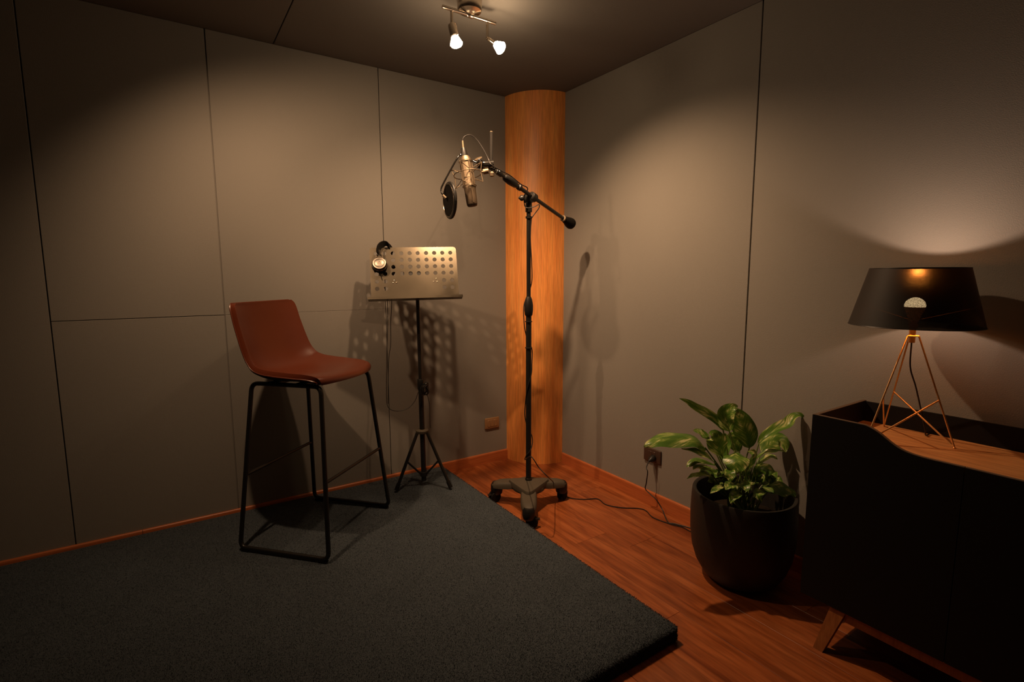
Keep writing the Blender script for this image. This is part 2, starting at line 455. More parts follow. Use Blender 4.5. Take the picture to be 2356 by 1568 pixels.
# baseboards
def bboard(name, a, b, n, label):
    """profile with a rounded top, extruded from a to b; n = direction into the room."""
    a = np.array(a, float); b = np.array(b, float); n = np.array(n, float)
    prof = [(0.0, 0.0), (0.012, 0.0), (0.012, 0.060), (0.0108, 0.066), (0.008, 0.0692), (0.0, 0.0695)]
    V = []
    for e in (a, b):
        for (t, z) in prof: V.append(e + n * t + np.array([0, 0, z]))
    m_ = len(prof); F = [tuple(range(m_)), tuple(range(2 * m_ - 1, m_ - 1, -1))]
    for i in range(m_):
        k = (i + 1) % m_; F.append((i, k, m_ + k, m_ + i))
    return struct(part(name, (V, F), M['base'], smooth=False), label)
bboard('baseboard_left', (-2.339, 0, 0), (-0.274, 0, 0), (0, -1, 0), 'reddish wood baseboard along the wall behind the music stand')
bboard('baseboard_left', (XW, 0, 0), (-2.341, 0, 0), (0, -1, 0), 'reddish wood baseboard length left of the joint behind the platform')
bboard('baseboard_right', (0, YW, 0), (0, -0.282, 0), (-1, 0, 0), 'reddish wood baseboard along the wall behind the plant pot')

# rounded corner column: a quarter cylinder boxed into the corner
Rc = 0.273
a = np.linspace(np.pi, 1.5 * np.pi, 41)
V = []; F = []
for z in (0.0, H):
    V.append((0.0, 0.0, z))
    for t in a: V.append((Rc * math.cos(t), Rc * math.sin(t), z))
n = len(a) + 1
for i in range(1, n - 1): F.append((i, i + 1, n + i + 1, n + i))
F.append(tuple(range(n - 1, -1, -1))); F.append(tuple(range(n, 2 * n)))
F.append((0, 1, n + 1, n)); F.append((n - 1, 0, n, 2 * n - 1))
col = part('column', (V, F), M['column'], smooth=True, angle=30)
struct(col, 'rounded orange wood veneer column filling the corner of the room')

# ================================================================== CARPETED PLATFORM
ZP = 0.055
pl = thing('carpeted_platform', 'low platform covered in dark grey carpet under the bar stool', 'platform', (-2.2, -0.93, 0))
PX0, PX1, PY0, PY1 = -3.75, -0.779, -1.853, -0.014
part('deck', bevbox(((PX0 + PX1) / 2, (PY0 + PY1) / 2, ZP / 2), (1, 0, 0), (0, 1, 0), (0, 0, 1), PX1 - PX0, PY1 - PY0, ZP, 0.006, 2), M['carpet'], pl)
def blades(P, Nn, h, w):
    n = len(P)
    t = rng.normal(size=(n, 3)); t -= Nn * (t * Nn).sum(1)[:, None]; t /= np.linalg.norm(t, axis=1)[:, None]
    lean = rng.normal(size=(n, 3)) * 0.45
    hh = h * rng.uniform(0.5, 1.15, n)[:, None]
    tip = P + (Nn + lean) * hh
    return np.stack([P - t * w, P + t * w, tip], 1).reshape(-1, 3)
def pile(n_top, n_edge):
    x0 = -3.0
    # even density per unit of picture: more towards the front, thinning smoothly to the wall
    u_ = rng.uniform(0, 1, n_top) ** 1.35
    P1 = np.stack([rng.uniform(x0, PX1, n_top), PY0 + (PY1 - .012 - PY0) * u_, np.full(n_top, ZP)], 1)
    N1 = np.tile([0, 0, 1.0], (len(P1), 1))
    P2 = np.stack([rng.uniform(x0, PX1, n_edge), np.full(n_edge, PY0), rng.uniform(0.004, ZP, n_edge)], 1)
    N2 = np.tile([0, -1.0, 0], (n_edge, 1))
    P4 = np.stack([np.full(n_edge // 2, PX1), rng.uniform(PY0, PY1, n_edge // 2), rng.uniform(0.004, ZP, n_edge // 2)], 1)
    N4 = np.tile([1.0, 0, 0], (n_edge // 2, 1))
    B = [blades(P1, N1, 0.0026, 0.0009), blades(P2, N2, 0.0045, 0.0012), blades(P4, N4, 0.0045, 0.0012)]
    V = np.concatenate(B).astype(np.float32) - ORIG[pl.name].astype(np.float32)
    nt_ = len(V) // 3
    me = bpy.data.meshes.new('carpet_pile')
    me.vertices.add(len(V)); me.vertices.foreach_set('co', V.ravel())
    me.loops.add(len(V)); me.loops.foreach_set('vertex_index', np.arange(len(V), dtype=np.int32))
    me.polygons.add(nt_); me.polygons.foreach_set('loop_start', np.arange(0, len(V), 3, dtype=np.int32))
    me.polygons.foreach_set('loop_total', np.full(nt_, 3, dtype=np.int32))
    me.update(calc_edges=True)
    me.materials.append(M['carpet'])
    o = bpy.data.objects.new('carpet_pile', me); link(o, pl); o['kind'] = 'stuff'
pile(480000, 60000)
ZC = ZP + 0.0055      # height on which things stand on the carpet

# ================================================================== BAR STOOL
SC = np.array([-1.625, -0.428]); SF = nrm(np.array([0.67, -0.742, 0]))[:2]; SL = np.array([-SF[1], SF[0]])
def S(u, v, z):
    q = SC + SF * u + SL * v
    return np.array([q[0], q[1], z])
st = thing('bar_stool', 'tan leather bar stool with black metal legs', 'stool', (SC[0], SC[1], ZC))
# profile of the shell: (u, z_center, half width, edge lift, edge forward)
prof = [(.220, .808, .196, .003), (.217, .819, .205, .004), (.198, .826, .212, .006), (.150, .828, .217, .010), (.090, .821, .222, .020),
        (.020, .814, .227, .031), (-.050, .810, .229, .040), (-.110, .813, .228, .046), (-.157, .829, .225, .049), (-.190, .860, .221, .050),
        (-.212, .900, .217, .047), (-.228, .950, .214, .043), (-.240, 1.000, .211, .038), (-.250, 1.050, .208, .032), (-.257, 1.100, .205, .026), (-.261, 1.128, .199, .020), (-.262, 1.143, .186, .016)]
PR = smooth_path([(a_, b_, c_) for a_, b_, c_, d_ in prof], 3)
LF = np.interp(np.linspace(0, len(prof) - 1, len(PR)), range(len(prof)), [d_ for *_, d_ in prof])
def shell(shrink, offs, nv=17):
    V = []; F = []
    Tn = np.gradient(PR[:, :2], axis=0)
    for i, (u, z, w) in enumerate(PR):
        t = nrm(Tn[i]); nn = np.array([t[1], -t[0]])       # towards the sitter: up over the seat, forward over the back
        if nn[1] < 0 and abs(t[0]) > abs(t[1]): nn = -nn
        if abs(t[0]) <= abs(t[1]) and nn[0] < 0: nn = -nn
        for j in range(nv):
            s = -1 + 2 * j / (nv - 1)
            lift = LF[i] * abs(s) ** 2.6 + offs
            bow = -0.050 * s * s * min(1.0, max(0.0, (u - .02) / .17))
            V.append(S(u + bow + nn[0] * lift, s * (w - shrink), z + nn[1] * lift))
    m_ = len(PR)
    for i in range(m_ - 1):
        for j in range(nv - 1):
            F.append((i * nv + j, (i + 1) * nv + j, (i + 1) * nv + j + 1, i * nv + j + 1))
    return V, F
def rim(V, nv, m_):
    idx = [j for j in range(nv)] + [i * nv + nv - 1 for i in range(1, m_)] + [(m_ - 1) * nv + j for j in range(nv - 2, -1, -1)] + [i * nv for i in range(m_ - 2, 0, -1)]
    return np.array([V[i] for i in idx])
Vs, Fs = shell(0.0, 0.0)
seat = part('seat_shell', (Vs, Fs), M['leather'], st)
md = seat.modifiers.new('thick', 'SOLIDIFY'); md.thickness = 0.024; md.offset = 0.0; md.use_even_offset = False
md = seat.modifiers.new('soft', 'BEVEL'); md.width = 0.009; md.segments = 3; md.limit_method = 'ANGLE'; md.angle_limit = math.radians(50)
Vb, Fb = shell(0.006, -0.016)
under = part('under_shell', (Vb, Fb), M['blackplastic'], st, label='black underside of the seat')
md = under.modifiers.new('thick', 'SOLIDIFY'); md.thickness = 0.010; md.offset = 0.0
part('piping', tube(rim(shell(-0.002, -0.010)[0], 17, len(PR)), 0.0035, 6, closed=True), M['leather'], seat)
# frame: two side loops of bent tube
RT = 0.0098
for sgn in (-1, 1):
    bf = S(.222, .268 * sgn, ZC + .010); bb = S(-.222, .268 * sgn, ZC + .010)
    tf = S(.172, .192 * sgn, .797); tb = S(-.172, .192 * sgn, .797)
    def corner(p, c, q, r=0.032):
        return fillet([p, c, q], r, 7)
    mid_b = (bf + bb) / 2; mid_t = (tf + tb) / 2
    e = 0.04
    for lo, hi, s2 in ((bf, tf, 1), (bb, tb, -1)):
        other_lo, other_hi = (bb, tb) if s2 == 1 else (bf, tf)
        P = fillet([lo + nrm(other_lo - lo) * e, lo, hi, hi + nrm(other_hi - hi) * e], 0.034, 8)
        lg = part('leg', tube(P, RT, 12), M['blackmetal'], st)
        d = nrm(other_lo - lo)
        part('foot_glide', obox(lo + d * 0.028 - np.array([0, 0, .0085]), d, np.cross((0, 0, 1), d), (0, 0, 1), 0.04, 0.02, 0.006), M['rubber'], lg, smooth=False)
    part('floor_rail', tube([bf + nrm(bb - bf) * e, bb + nrm(bf - bb) * e], RT, 12), M['blackmetal'], st)
    part('seat_rail', tube([tf + nrm(tb - tf) * e, tb + nrm(tf - tb) * e], RT, 12), M['blackmetal'], st)
for u0, u1 in ((.222, .172), (-.222, -.172)):
    f = (.392 - ZC) / (.797 - ZC)
    u = u0 + (u1 - u0) * f; v = .268 + (.192 - .268) * f
    part('stretcher', tube([S(u, -v, .392), S(u, v, .392)], 0.0072, 10), M['blackmetal'], st)
part('seat_bracket', join(obox(S(.06, 0, .796), (*SF, 0), (*SL, 0), (0, 0, 1), .05, .384, .012), obox(S(-.08, 0, .796), (*SF, 0), (*SL, 0), (0, 0, 1), .05, .384, .012)), M['blackmetal'], st, smooth=False)

# ================================================================== MUSIC STAND
mc = np.array([-1.000, -0.235])
ms_ = thing('music_stand', 'perforated steel music stand on a black tripod', 'music stand', (mc[0], mc[1], ZC))
HUBZ = HP(975, 990, 1, mc[1])[2]
top = np.array([HP(961, 700, 1, -0.245)[0], -0.245, 1.15])
bot = np.array([mc[0], mc[1], 0.085])
def onpost(z):
    return bot + (top - bot) * ((z - bot[2]) / (top[2] - bot[2]))
part('lower_tube', tube([bot, onpost(0.66)], 0.0145, 16), M['blackmetal'], ms_)
part('upper_tube', tube([onpost(0.62), onpost(1.27)], 0.0105, 16), M['blackmetal'], ms_)
part('clamp_collar', lathe([(.0165, -.03), (.0185, -.026), (.0185, .026), (.0165, .03)], onpost(0.655), top - bot, 18), M['blackplastic'], ms_)
kn = onpost(0.655); kd = nrm(CR * 0.8 - CF * 0.4)
part('clamp_knob', join(cyl(kn, kn + kd * .035, .006, 10), lathe([(.011, 0), (.014, .004), (.014, .014), (.011, .018)], kn + kd * .03, kd, 14)), M['blackplastic'], ms_)
hub = onpost(HUBZ)
feet_px = [(912, 1127), (1037, 1121)]
feet = [HP(px, py, 2, ZC + .006) for px, py in feet_px]
c3 = np.array([mc[0], mc[1], ZC + .006]) * 3 - feet[0] - feet[1]
c3[1] = min(c3[1], -0.03); feet.append(c3)
part('hub', lathe([(.016, -.012), (.034, -.010), (.037, -.002), (.037, .006), (.030, .011), (.016, .012)], hub, (0, 0, 1), 18), M['castiron'], ms_)
hub_lo = onpost(0.125)
part('brace_collar', lathe([(.0155, -.014), (.021, -.012), (.021, .012), (.0155, .014)], hub_lo, (0, 0, 1), 16), M['blackplastic'], ms_)
for f_ in feet:
    d = nrm((f_ - bot) * np.array([1, 1, 0]))
    a_ = hub + d * 0.032 + np.array([0, 0, -.006])
    lg = part('leg', tube([a_, f_ + (a_ - f_) * 0.08], 0.0092, 12), M['blackmetal'], ms_)
    part('rubber_foot', tube([f_ + (a_ - f_) * 0.12, f_ + (a_ - f_) * 0.10, f_], [.0105, .0118, .0118], 12), M['rubber'], lg)
    mid = a_ + (f_ - a_) * 0.5
    part('brace', tube([hub_lo + d * .016, mid], 0.0055, 8), M['blackmetal'], ms_)
# desk plate
BL = HP(853, 692, 1, -0.262); BR = HP(1058, 687, 1, -0.432); TL = HP(855, 570, 1, -0.172); TR = HP(1053, 567, 1, -0.342)
DX = nrm((BR - BL) + (TR - TL)); DYv = (TL + TR) / 2 - (BL + BR) / 2; DYv = DYv - DX * (DYv @ DX); DHt = np.linalg.norm(DYv); DY = DYv / DHt
DN = np.cross(DX, DY)                     # towards the camera
if DN @ (CAM - BL) < 0: DN = -DN
DW = (np.linalg.norm(TR - TL)); DO = (BL + BR) / 2
def D(x, y, n=0.0):
    return DO + DX * x + DY * y + DN * n
cu = bpy.data.curves.new('desk_plate', 'CURVE'); cu.dimensions = '2D'; cu.fill_mode = 'BOTH'; cu.extrude = 0.0011
def spl(pts):
    s = cu.splines.new('POLY'); s.points.add(len(pts) - 1)
    for p_, q in zip(s.points, pts): p_.co = (q[0], q[1], 0, 1)
    s.use_cyclic_u = True
hw = DW / 2; fl_ = 0.012
outer = [(-hw - fl_, 0), (hw + fl_, 0)]
outer += [(hw + fl_ * (1 - t) ** 2, 0.03 * t) for t in np.linspace(0, 1, 6)[1:]]
rr = 0.017
outer += [(hw - rr + rr * math.cos(t), DHt - rr + rr * math.sin(t)) for t in np.linspace(0, math.pi / 2, 7)]
outer += [(-hw + rr + rr * math.cos(t), DHt - rr + rr * math.sin(t)) for t in np.linspace(math.pi / 2, math.pi, 7)]
outer += [(-hw - fl_ * (1 - t) ** 2, 0.03 * t) for t in np.linspace(1, 0, 6)[:-1]]
spl(outer)
hx = [-hw + DW * t for t in (0.070, 0.166, 0.262, 0.358, 0.454, 0.548, 0.645, 0.740, 0.835, 0.930)]
hy = [DHt * t for t in (0.885, 0.756, 0.627, 0.498, 0.357, 0.222)]
for r_, y in enumerate(hy):
    for c_, x in enumerate(hx):
        if r_ >= 4 and c_ not in (0, 1, 8, 9): continue
        spl([(x + .0112 * math.cos(t), y + .0112 * math.sin(t)) for t in np.linspace(0, 2 * np.pi, 20, endpoint=False)])
tmp = bpy.data.objects.new('tmp', cu); COL.objects.link(tmp)
me = bpy.data.meshes.new_from_object(tmp.evaluated_get(bpy.context.evaluated_depsgraph_get()))
bpy.data.objects.remove(tmp)
Vp = np.array([v.co[:] for v in me.vertices]); Fp = [tuple(p_.vertices) for p_ in me.polygons]
Vw = DO + Vp[:, :1] * DX + Vp[:, 1:2] * DY + Vp[:, 2:] * DN
bpy.data.meshes.remove(me)
dp = part('desk_plate', (Vw, Fp), M['desk'], ms_, smooth=False)
for (x, y) in ((-hw + DW * .262, .372), (-hw + DW * .25, .33), (-hw + DW * .29, .33), (-hw + DW * .745, .39), (-hw + DW * .715, .335), (-hw + DW * .755, .335)):
    part('rivet', lathe([(.0035, 0), (.0030, .0018), (.0012, .0026)], D(x, y * DHt, .001), DN, 10), M['chrome'], dp)
part('ledge', obox(D(0, -0.001, .020), DX, DN, DY, DW + 2 * fl_ + .004, .042, .0022), M['desk'], ms_, smooth=False)
part('ledge_lip', obox(D(0, 0.0035, .041), DX, DN, DY, DW + 2 * fl_ + .006, .003, .013), M['desk'], ms_, smooth=False)
part('desk_mount', join(obox(D(0, .13, -.014), DX, DY, DN, .12, .10, .022), cyl(onpost(1.20), D(0, .13, -.02), .013, 12), cyl(onpost(1.20) - DX * .03, onpost(1.20) + DX * .03, .016, 14)), M['blackmetal'], ms_)

# ================================================================== HEADPHONES
hpx = -hw + DW * 0.105
cupc = D(-hw + DW * 0.108, DHt * 0.64, 0.034)
hd = thing('headphones', 'black headphones with silver caps hung on the music stand', 'headphones', D(hpx, DHt, 0.0))
up = np.array([0, 0, 1.0])
cn = nrm(DN + up * 0.12)
back = D(-hw + DW * 0.20, DHt * 0.62, -0.055)
topc = D(-hw + DW * 0.125, DHt + 0.018, -0.008)
dd = (TL - CAM) @ CF
P = smooth_path([cupc + up * .058 + DN * .002, PD(870, 577, dd - .060), PD(874, 566, dd - .040), PD(884, 561, dd - .012), PD(894, 565, dd + .014), PD(900, 577, dd + .034), back + up * .058], 6)
# flat band: sweep a wide thin section
T, Nn, B = frames(P)
Vh = []; Fh = []
for i, p_ in enumerate(P):
    sv = DX * .55 - DN * .8; side = nrm(sv - T[i] * (sv @ T[i])); nn = np.cross(T[i], side)
    tt = i / (len(P) - 1); wv = 0.011 + 0.006 * math.exp(-((tt - .5) / .25) ** 2)
    for (a_, b_) in ((-wv, -.004), (wv, -.004), (wv, .004), (-wv, .004)): Vh.append(p_ + side * a_ + nn * b_)
for i in range(len(P) - 1):
    for j in range(4):
        k = (j + 1) % 4; Fh.append((i * 4 + j, i * 4 + k, (i + 1) * 4 + k, (i + 1) * 4 + j))
Fh += [(3, 2, 1, 0), tuple((len(P) - 1) * 4 + j for j in range(4))]
part('headband', (Vh, Fh), M['pad'], hd)
for c, sg in ((cupc, 1), (back, -1)):
    ax = cn * sg
    cup = part('ear_cup', lathe([(.018, -.012), (.034, -.010), (.037, -.002), (.037, .004), (.033, .010), (.026, .012)], c, ax, 30), M['blackgloss'], hd)
    part('ear_cushion', lathe([(.030, -.030), (.038, -.027), (.0405, -.020), (.0395, -.013), (.032, -.011)], c, ax, 30), M['pad'], hd)
    if sg == 1:
        part('cap_ring', lathe([(.031, .009), (.034, .011), (.033, .0145), (.029, .0155), (.026, .0150)], c, ax, 36), M['silver'], cup, label='silver cap ring')
        part('cap_plate', lathe([(.026, .012), (.0262, .0150), (.024, .0165), (.010, .0175)], c, ax, 36), M['silver'], cup, label='silver cap')
        r3 = [c + ax * .0178 + DX * (.008 * math.cos(t)) + DY * (.009 * math.sin(t)) for t in (math.pi / 2, math.pi * 7 / 6, math.pi * 11 / 6)]
        part('emblem', tube(r3, .0008, 6, closed=True), M['nickel'], cup)
        part('cup_rim', lathe([(.0365, -.009), (.0385, -.006), (.0385, .000), (.0365, .002)], c, ax, 36), M['chrome'], cup)
        part('yoke', join(tube(smooth_path([c + DX * -.016 + up * .036 + DN * .004, c + up * .050 + DN * .004, c + DX * .016 + up * .036 + DN * .004], 5), .003, 8), obox(c + up * .060 + DN * .004, DX, DN, up, .016, .006, .024)), M['chrome'], hd)
        part('slider_bar', obox(c + up * .044 + DN * .010, DX, DN, up, .026, .004, .004), M['blackplastic'], hd, smooth=False)
# cable: from the cup behind the ledge, down in a long loop and up to a bundle on the stand
cd_ = -0.255
c0 = PD(890, 700, 2.58)
path = [cupc - up * .036 + DN * -.006, D(-hw + DW * 0.17, 0.03, -.03), HP(892, 740, 1, cd_), HP(890, 820, 1, cd_), HP(889, 880, 1, cd_), HP(890, 925, 1, cd_),
        HP(898, 941, 1, cd_), HP(918, 945, 1, cd_), HP(940, 938, 1, cd_ - .01), HP(955, 921, 1, cd_ - .015), HP(962, 902, 1, cd_ - .02)]
part('cable', tube(smooth_path(path, 8), 0.0019, 6), M['cable'], hd)
path = [back - up * .036, D(-hw + DW * 0.225, 0.03, -.04), HP(899, 745, 1, cd_ + .008), HP(899, 790, 1, cd_ + .008), HP(894, 830, 1, cd_ + .004), HP(893, 900, 1, cd_ + .004), HP(893, 928, 1, cd_ + .002)]
part('cable', tube(smooth_path(path, 8), 0.0019, 6), M['cable'], hd)
bc = HP(976, 897, 1, -0.275)
loops = []
for i in range(9):
    r_ = random.uniform(.022, .034); tilt = random.uniform(-.5, .5); yaw = random.uniform(-.6, .6)
    ax1 = nrm(np.array([math.cos(yaw), math.sin(yaw), tilt])); ax2 = nrm(np.array([random.uniform(-.3, .3), random.uniform(-.4, .1), 1]))
    cc = bc + np.array([random.uniform(-.006, .010), random.uniform(-.012, .006), random.uniform(-.006, .006)])
    loops.append(tube([cc + ax1 * (r_ * .65 * math.cos(t)) + ax2 * (r_ * math.sin(t)) for t in np.linspace(0, 2 * np.pi, 18, endpoint=False)], .0019, 5, closed=True))
part('cable', tube(smooth_path([bc + np.array([.012, -.01, -.02]), HP(988, 930, 1, -.27), HP(989, 960, 1, -.27), HP(990, 984, 1, -.262)], 6), .0017, 6), M['cable'], hd)
part('cable_bundle', join(*loops), M['cable'], hd, label='bundled black cable tied to the stand')

# ================================================================== MICROPHONE STAND
BX, BY = -0.583, -0.695
BZ = 0.142
sd = thing('microphone_stand', 'black studio boom stand on a three armed base with casters', 'stand', (BX, BY, 0))
ends = [HP(1132, 1108, 2, 0.108), HP(1302, 1105, 2, 0.108), HP(1217, 1180, 2, 0.088)]
Cb = np.array([BX, BY])
angs = [math.atan2(e_[1] - BY, e_[0] - BX) for e_ in ends]; rads = [np.linalg.norm(e_[:2] - Cb) for e_ in ends]
nth, nr = 120, 16
th = np.linspace(-np.pi, np.pi, nth, endpoint=False)
def Rof(t):
    body = 0.0
    # triangular plate
    best = 0.088
    for a_, r_ in zip(angs, rads):
        d = (t - a_ + np.pi) % (2 * np.pi) - np.pi
        hwid = 0.040
        if abs(d) < 1.2:
            rr_ = min(r_, hwid / max(1e-6, math.sin(abs(d)))) if abs(d) > 1e-6 else r_
            # round arm end
            rr_ = r_ * 1.0 if abs(d) * r_ < hwid * .55 else rr_
            best = max(best, min(rr_, r_))
    return best
R = np.array([Rof(t) for t in th])
for _ in range(4): R = (np.roll(R, 1) + 2 * R + np.roll(R, -1)) / 4
def topz(r, rmax):
    x = r / 0.30
    z = BZ - 0.012 * min(1, (r / .11) ** 2) - max(0, r - .10) * .10
    return z
V = []; F = []
for s_ in (0, 1):
    for j in range(nr + 1):
        for i, t in enumerate(th):
            f_ = j / nr; r_ = R[i] * f_
            zt = topz(r_, R[i])
            e = max(0, (f_ - .80) / .20)
            z = zt - .016 * e ** 2 if s_ == 0 else zt - .034 - .006 * (1 - f_) + .0 * e
            V.append((BX + r_ * math.cos(t), BY + r_ * math.sin(t), z))
for s_ in (0, 1):
    o_ = s_ * (nr + 1) * nth
    for j in range(nr):
        for i in range(nth):
            k = (i + 1) % nth
            q = (o_ + j * nth + i, o_ + (j + 1) * nth + i, o_ + (j + 1) * nth + k, o_ + j * nth + k)
            F.append(q if s_ == 0 else q[::-1])
o_ = (nr + 1) * nth
for i in range(nth):
    k = (i + 1) % nth
    F.append((nr * nth + i, o_ + nr * nth + i, o_ + nr * nth + k, nr * nth + k))
base = part('base', (V, F), M['castiron'], sd, angle=60)
# raised triangular shoulder on the base
tri = []
for a_, r_ in zip(angs, rads):
    tri.append(Cb + 0.62 * r_ * np.array([math.cos(a_), math.sin(a_)]))
order = np.argsort([math.atan2(t_[1] - BY, t_[0] - BX) for t_ in tri]); tri = [np.array([*tri[i], 0]) for i in order]
loop = []
for i in range(3):
    p0, p1, p2 = tri[i - 1], tri[i], tri[(i + 1) % 3]
    a1 = p1 + (p0 - p1) * .22; b1 = p1 + (p2 - p1) * .22
    for t in np.linspace(0, 1, 7): loop.append((1 - t) ** 2 * a1 + 2 * t * (1 - t) * p1 + t * t * b1)
loop = np.array(loop); nl = len(loop); c0_ = np.array([BX, BY, 0])
rings = []
for sc_, z in ((1.0, BZ - .030), (1.0, BZ - .010), (.965, BZ - .001), (.6, BZ + .004), (.2, BZ + .006)):
    rings.append(c0_ + (loop - c0_) * sc_ + np.array([0, 0, z]))
V = np.concatenate(rings); F = []
for i in range(len(rings) - 1):
    for j in range(nl):
        k = (j + 1) % nl; F.append((i * nl + j, i * nl + k, (i + 1) * nl + k, (i + 1) * nl + j))
F.append(tuple((len(rings) - 1) * nl + j for j in range(nl)))
part('base_shoulder', (V, F), M['castiron'], sd, angle=50)
for idx, (a_, r_) in enumerate(zip(angs, rads)):
    p = np.array([BX + (r_ - .028) * math.cos(a_), BY + (r_ - .028) * math.sin(a_), 0])
    ae = topz(r_ - .028, r_) - .010
    part('arm_end', lathe([(.026, .044), (.031, .050), (.034, .066), (.033, ae - .014), (.024, ae)], p, (0, 0, 1), 20), M['blackplastic'], sd)
    wa = a_ + (0.9, 0.7, 1.6)[idx]
    wd = np.array([math.cos(wa), math.sin(wa), 0]); wo = np.array([-wd[1], wd[0], 0])
    wc = p + wd * .014 + np.array([0, 0, .031])
    cs = part('caster', join(*[lathe([(.020, -.0), (.029, .001), (.031, .004), (.031, .010), (.029, .013), (.020, .014)], wc + wo * s_ * .007 - (wo * .014 if s_ < 0 else 0), wo, 24) for s_ in (-1, 1)]), M['rubber'], sd)
    part('caster_fork', join(cyl(p + np.array([0, 0, .045]), p + np.array([0, 0, .075]), .009, 10), bevbox(wc + np.array([0, 0, .018]) - wd * .004, wd, wo, (0, 0, 1), .044, .040, .020, .006)), M['blackplastic'], cs)
    part('brake_tab', obox(wc + wd * .030 + np.array([0, 0, .014]), wd, wo, (0.3 * wd[0], 0.3 * wd[1], 1), .022, .020, .005), M['blackplastic'], cs, smooth=False)
part('post_socket', lathe([(.019, 0), (.019, .010), (.016, .014)], (BX, BY, BZ + .004), (0, 0, 1), 20), M['blackmetal'], sd)
part('lower_post', cyl((BX, BY, BZ + .01), (BX, BY, 1.06), .0148, 18), M['blackmetal'], sd)
part('upper_post', cyl((BX, BY, 1.05), (BX, BY, 1.645), .0112, 18), M['blackmetal'], sd)
zc1 = HP(1214, 726, 1, BY)[2]; zc2 = HP(1214, 682, 1, BY)[2]
part('height_clutch', lathe([(.0175, 0), (.0205, .006), (.0235, .03), (.0235, (zc2 - zc1) * .55), (.0185, (zc2 - zc1) * .85), (.0125, zc2 - zc1)], (BX, BY, zc1), (0, 0, 1), 22), M['blackplastic'], sd)
zk = HP(1217, 500, 1, BY)[2]
part('cable_ring', lathe([(.0115, -.006), (.0165, -.005), (.0165, .005), (.0115, .006)], (BX, BY, zk), (0, 0, 1), 18), M['blackmetal'], sd)
# boom: crosses just above the post, counterweight out over the floor at the right
Vp = np.array([BX, BY, 1.652]); vdep = (Vp - CAM) @ CF
Mb = PD(1226, 453, vdep - 0.005)
Qb = PD(1310, 512, vdep + 0.285)
bd = nrm(Qb - Mb)
# far end of the boom on the microphone side
def boom(s): return Mb + bd * s
def project(P_):
    d = P_ - CAM; z = d @ CF
    return np.array([W / 2 + FPX * (d @ CR) / z, HH / 2 - FPX * (d @ CU) / z])
s0 = -0.1
while project(boom(s0))[0] > 1143 and s0 > -1: s0 -= .004
Tb = boom(s0); tdep = (Tb - CAM) @ CF
sq = np.linalg.norm(Qb - Mb)
def s_at(px):
    s = 0.4
    while project(boom(s))[0] > px and s > -1: s -= .002
    return s
part('boom_tube', cyl(boom(s_at(1170)), boom(sq - .02), .0098, 16), M['blackmetal'], sd)
part('boom_extension', cyl(boom(s0), boom(s_at(1165)), .0078, 14), M['blackgloss'], sd)
sA, sB = s_at(1160), s_at(1190)
part('boom_grip', lathe([(.0095, 0), (.0165, .008), (.0195, (sB - sA) * .45), (.0165, (sB - sA) * .85), (.0105, sB - sA)], boom(sA), bd, 20), M['blackplastic'], sd)
sE = s_at(1195)
part('boom_collar', lathe([(.011, -.010), (.0145, -.008), (.0145, .010), (.011, .014)], boom(sE), bd, 18), M['blackplastic'], sd)
part('boom_tip', join(lathe([(.0085, -.012), (.0125, -.010), (.0125, .016), (.0085, .020)], boom(s_at(1148)), bd, 18), lathe([(.0075, -.006), (.011, -.004), (.011, .006), (.0075, .010)], boom(s_at(1143)), bd, 16)), M['blackgloss'], sd)
s1 = s_at(1296)
part('counterweight', lathe([(.0125, 0), (.0165, .004), (.021, .03), (.030, .066), (.0315, .082), (.029, .092), (.021, .098), (.008, .100)], boom(s1), bd, 28), M['rubber'], sd)
part('counterweight_ring', lathe([(.011, -.006), (.0175, -.005), (.0185, .000), (.017, .005)], boom(s1), bd, 22), M['nickel'], sd)
hz = nrm(np.cross(bd, (0, 0, 1)))           # horizontal, square to the boom
if hz @ (CAM - Mb) < 0: hz = -hz
pv = np.array([BX, BY, 1.655])
part('pivot_block', join(lathe([(.0165, 0), (.0175, .004), (.0165, .045), (.0150, .05)], (BX, BY, 1.585), (0, 0, 1), 18), lathe([(.018, -.022), (.024, -.018), (.026, .000), (.024, .020), (.018, .024)], pv, hz, 22)), M['blackmetal'], sd)
part('boom_clamp', join(lathe([(.018, -.020), (.0225, -.016), (.0225, .016), (.018, .020)], Mb, bd, 20), cyl(pv, Mb, .014, 14), lathe([(.013, 0), (.024, .004), (.025, .022), (.021, .030)], Mb - hz * .038, hz, 20)), M['blackmetal'], sd)
kd = nrm(-CR + hz * .3)
part('pivot_knob', join(cyl(pv, pv + kd * .045, .006, 10), lathe([(.010, 0), (.015, .004), (.015, .012), (.009, .020), (.004, .026)], pv + kd * .028, kd, 14)), M['blackplastic'], sd)

# ================================================================== MICROPHONE, SHOCK MOUNT, POP FILTER
dm = tdep - 0.035                     # microphone hangs a little nearer than the boom tip
m_top = PD(1070, 360, dm); m_bot = PD(1087, 474, dm - .004)
max_ = nrm(m_bot - m_top); ml = np.linalg.norm(m_bot - m_top)
mcx = nrm(CR - max_ * (CR @ max_)); mcz = np.cross(max_, mcx)
mic = thing('condenser_microphone', 'champagne large diaphragm microphone hanging upside down from the boom', 'microphone', m_top)
def mpt(t): return m_top + max_ * (ml * t)
body = part('body', lathe([(.018, 0), (.022, ml * .03), (.0262, ml * .10), (.0268, ml * .12), (.0268, ml * .60), (.0275, ml * .61), (.0275, ml * .66), (.0262, ml * .68)], m_top, max_, 36), M['nickel'], mic)
for t in (.12, .30, .45, .585):
    part('groove_ring', lathe([(.0270, -.0012), (.0274, -.0006), (.0274, .0006), (.0270, .0012)], mpt(t), max_, 32), M['grille'], body)
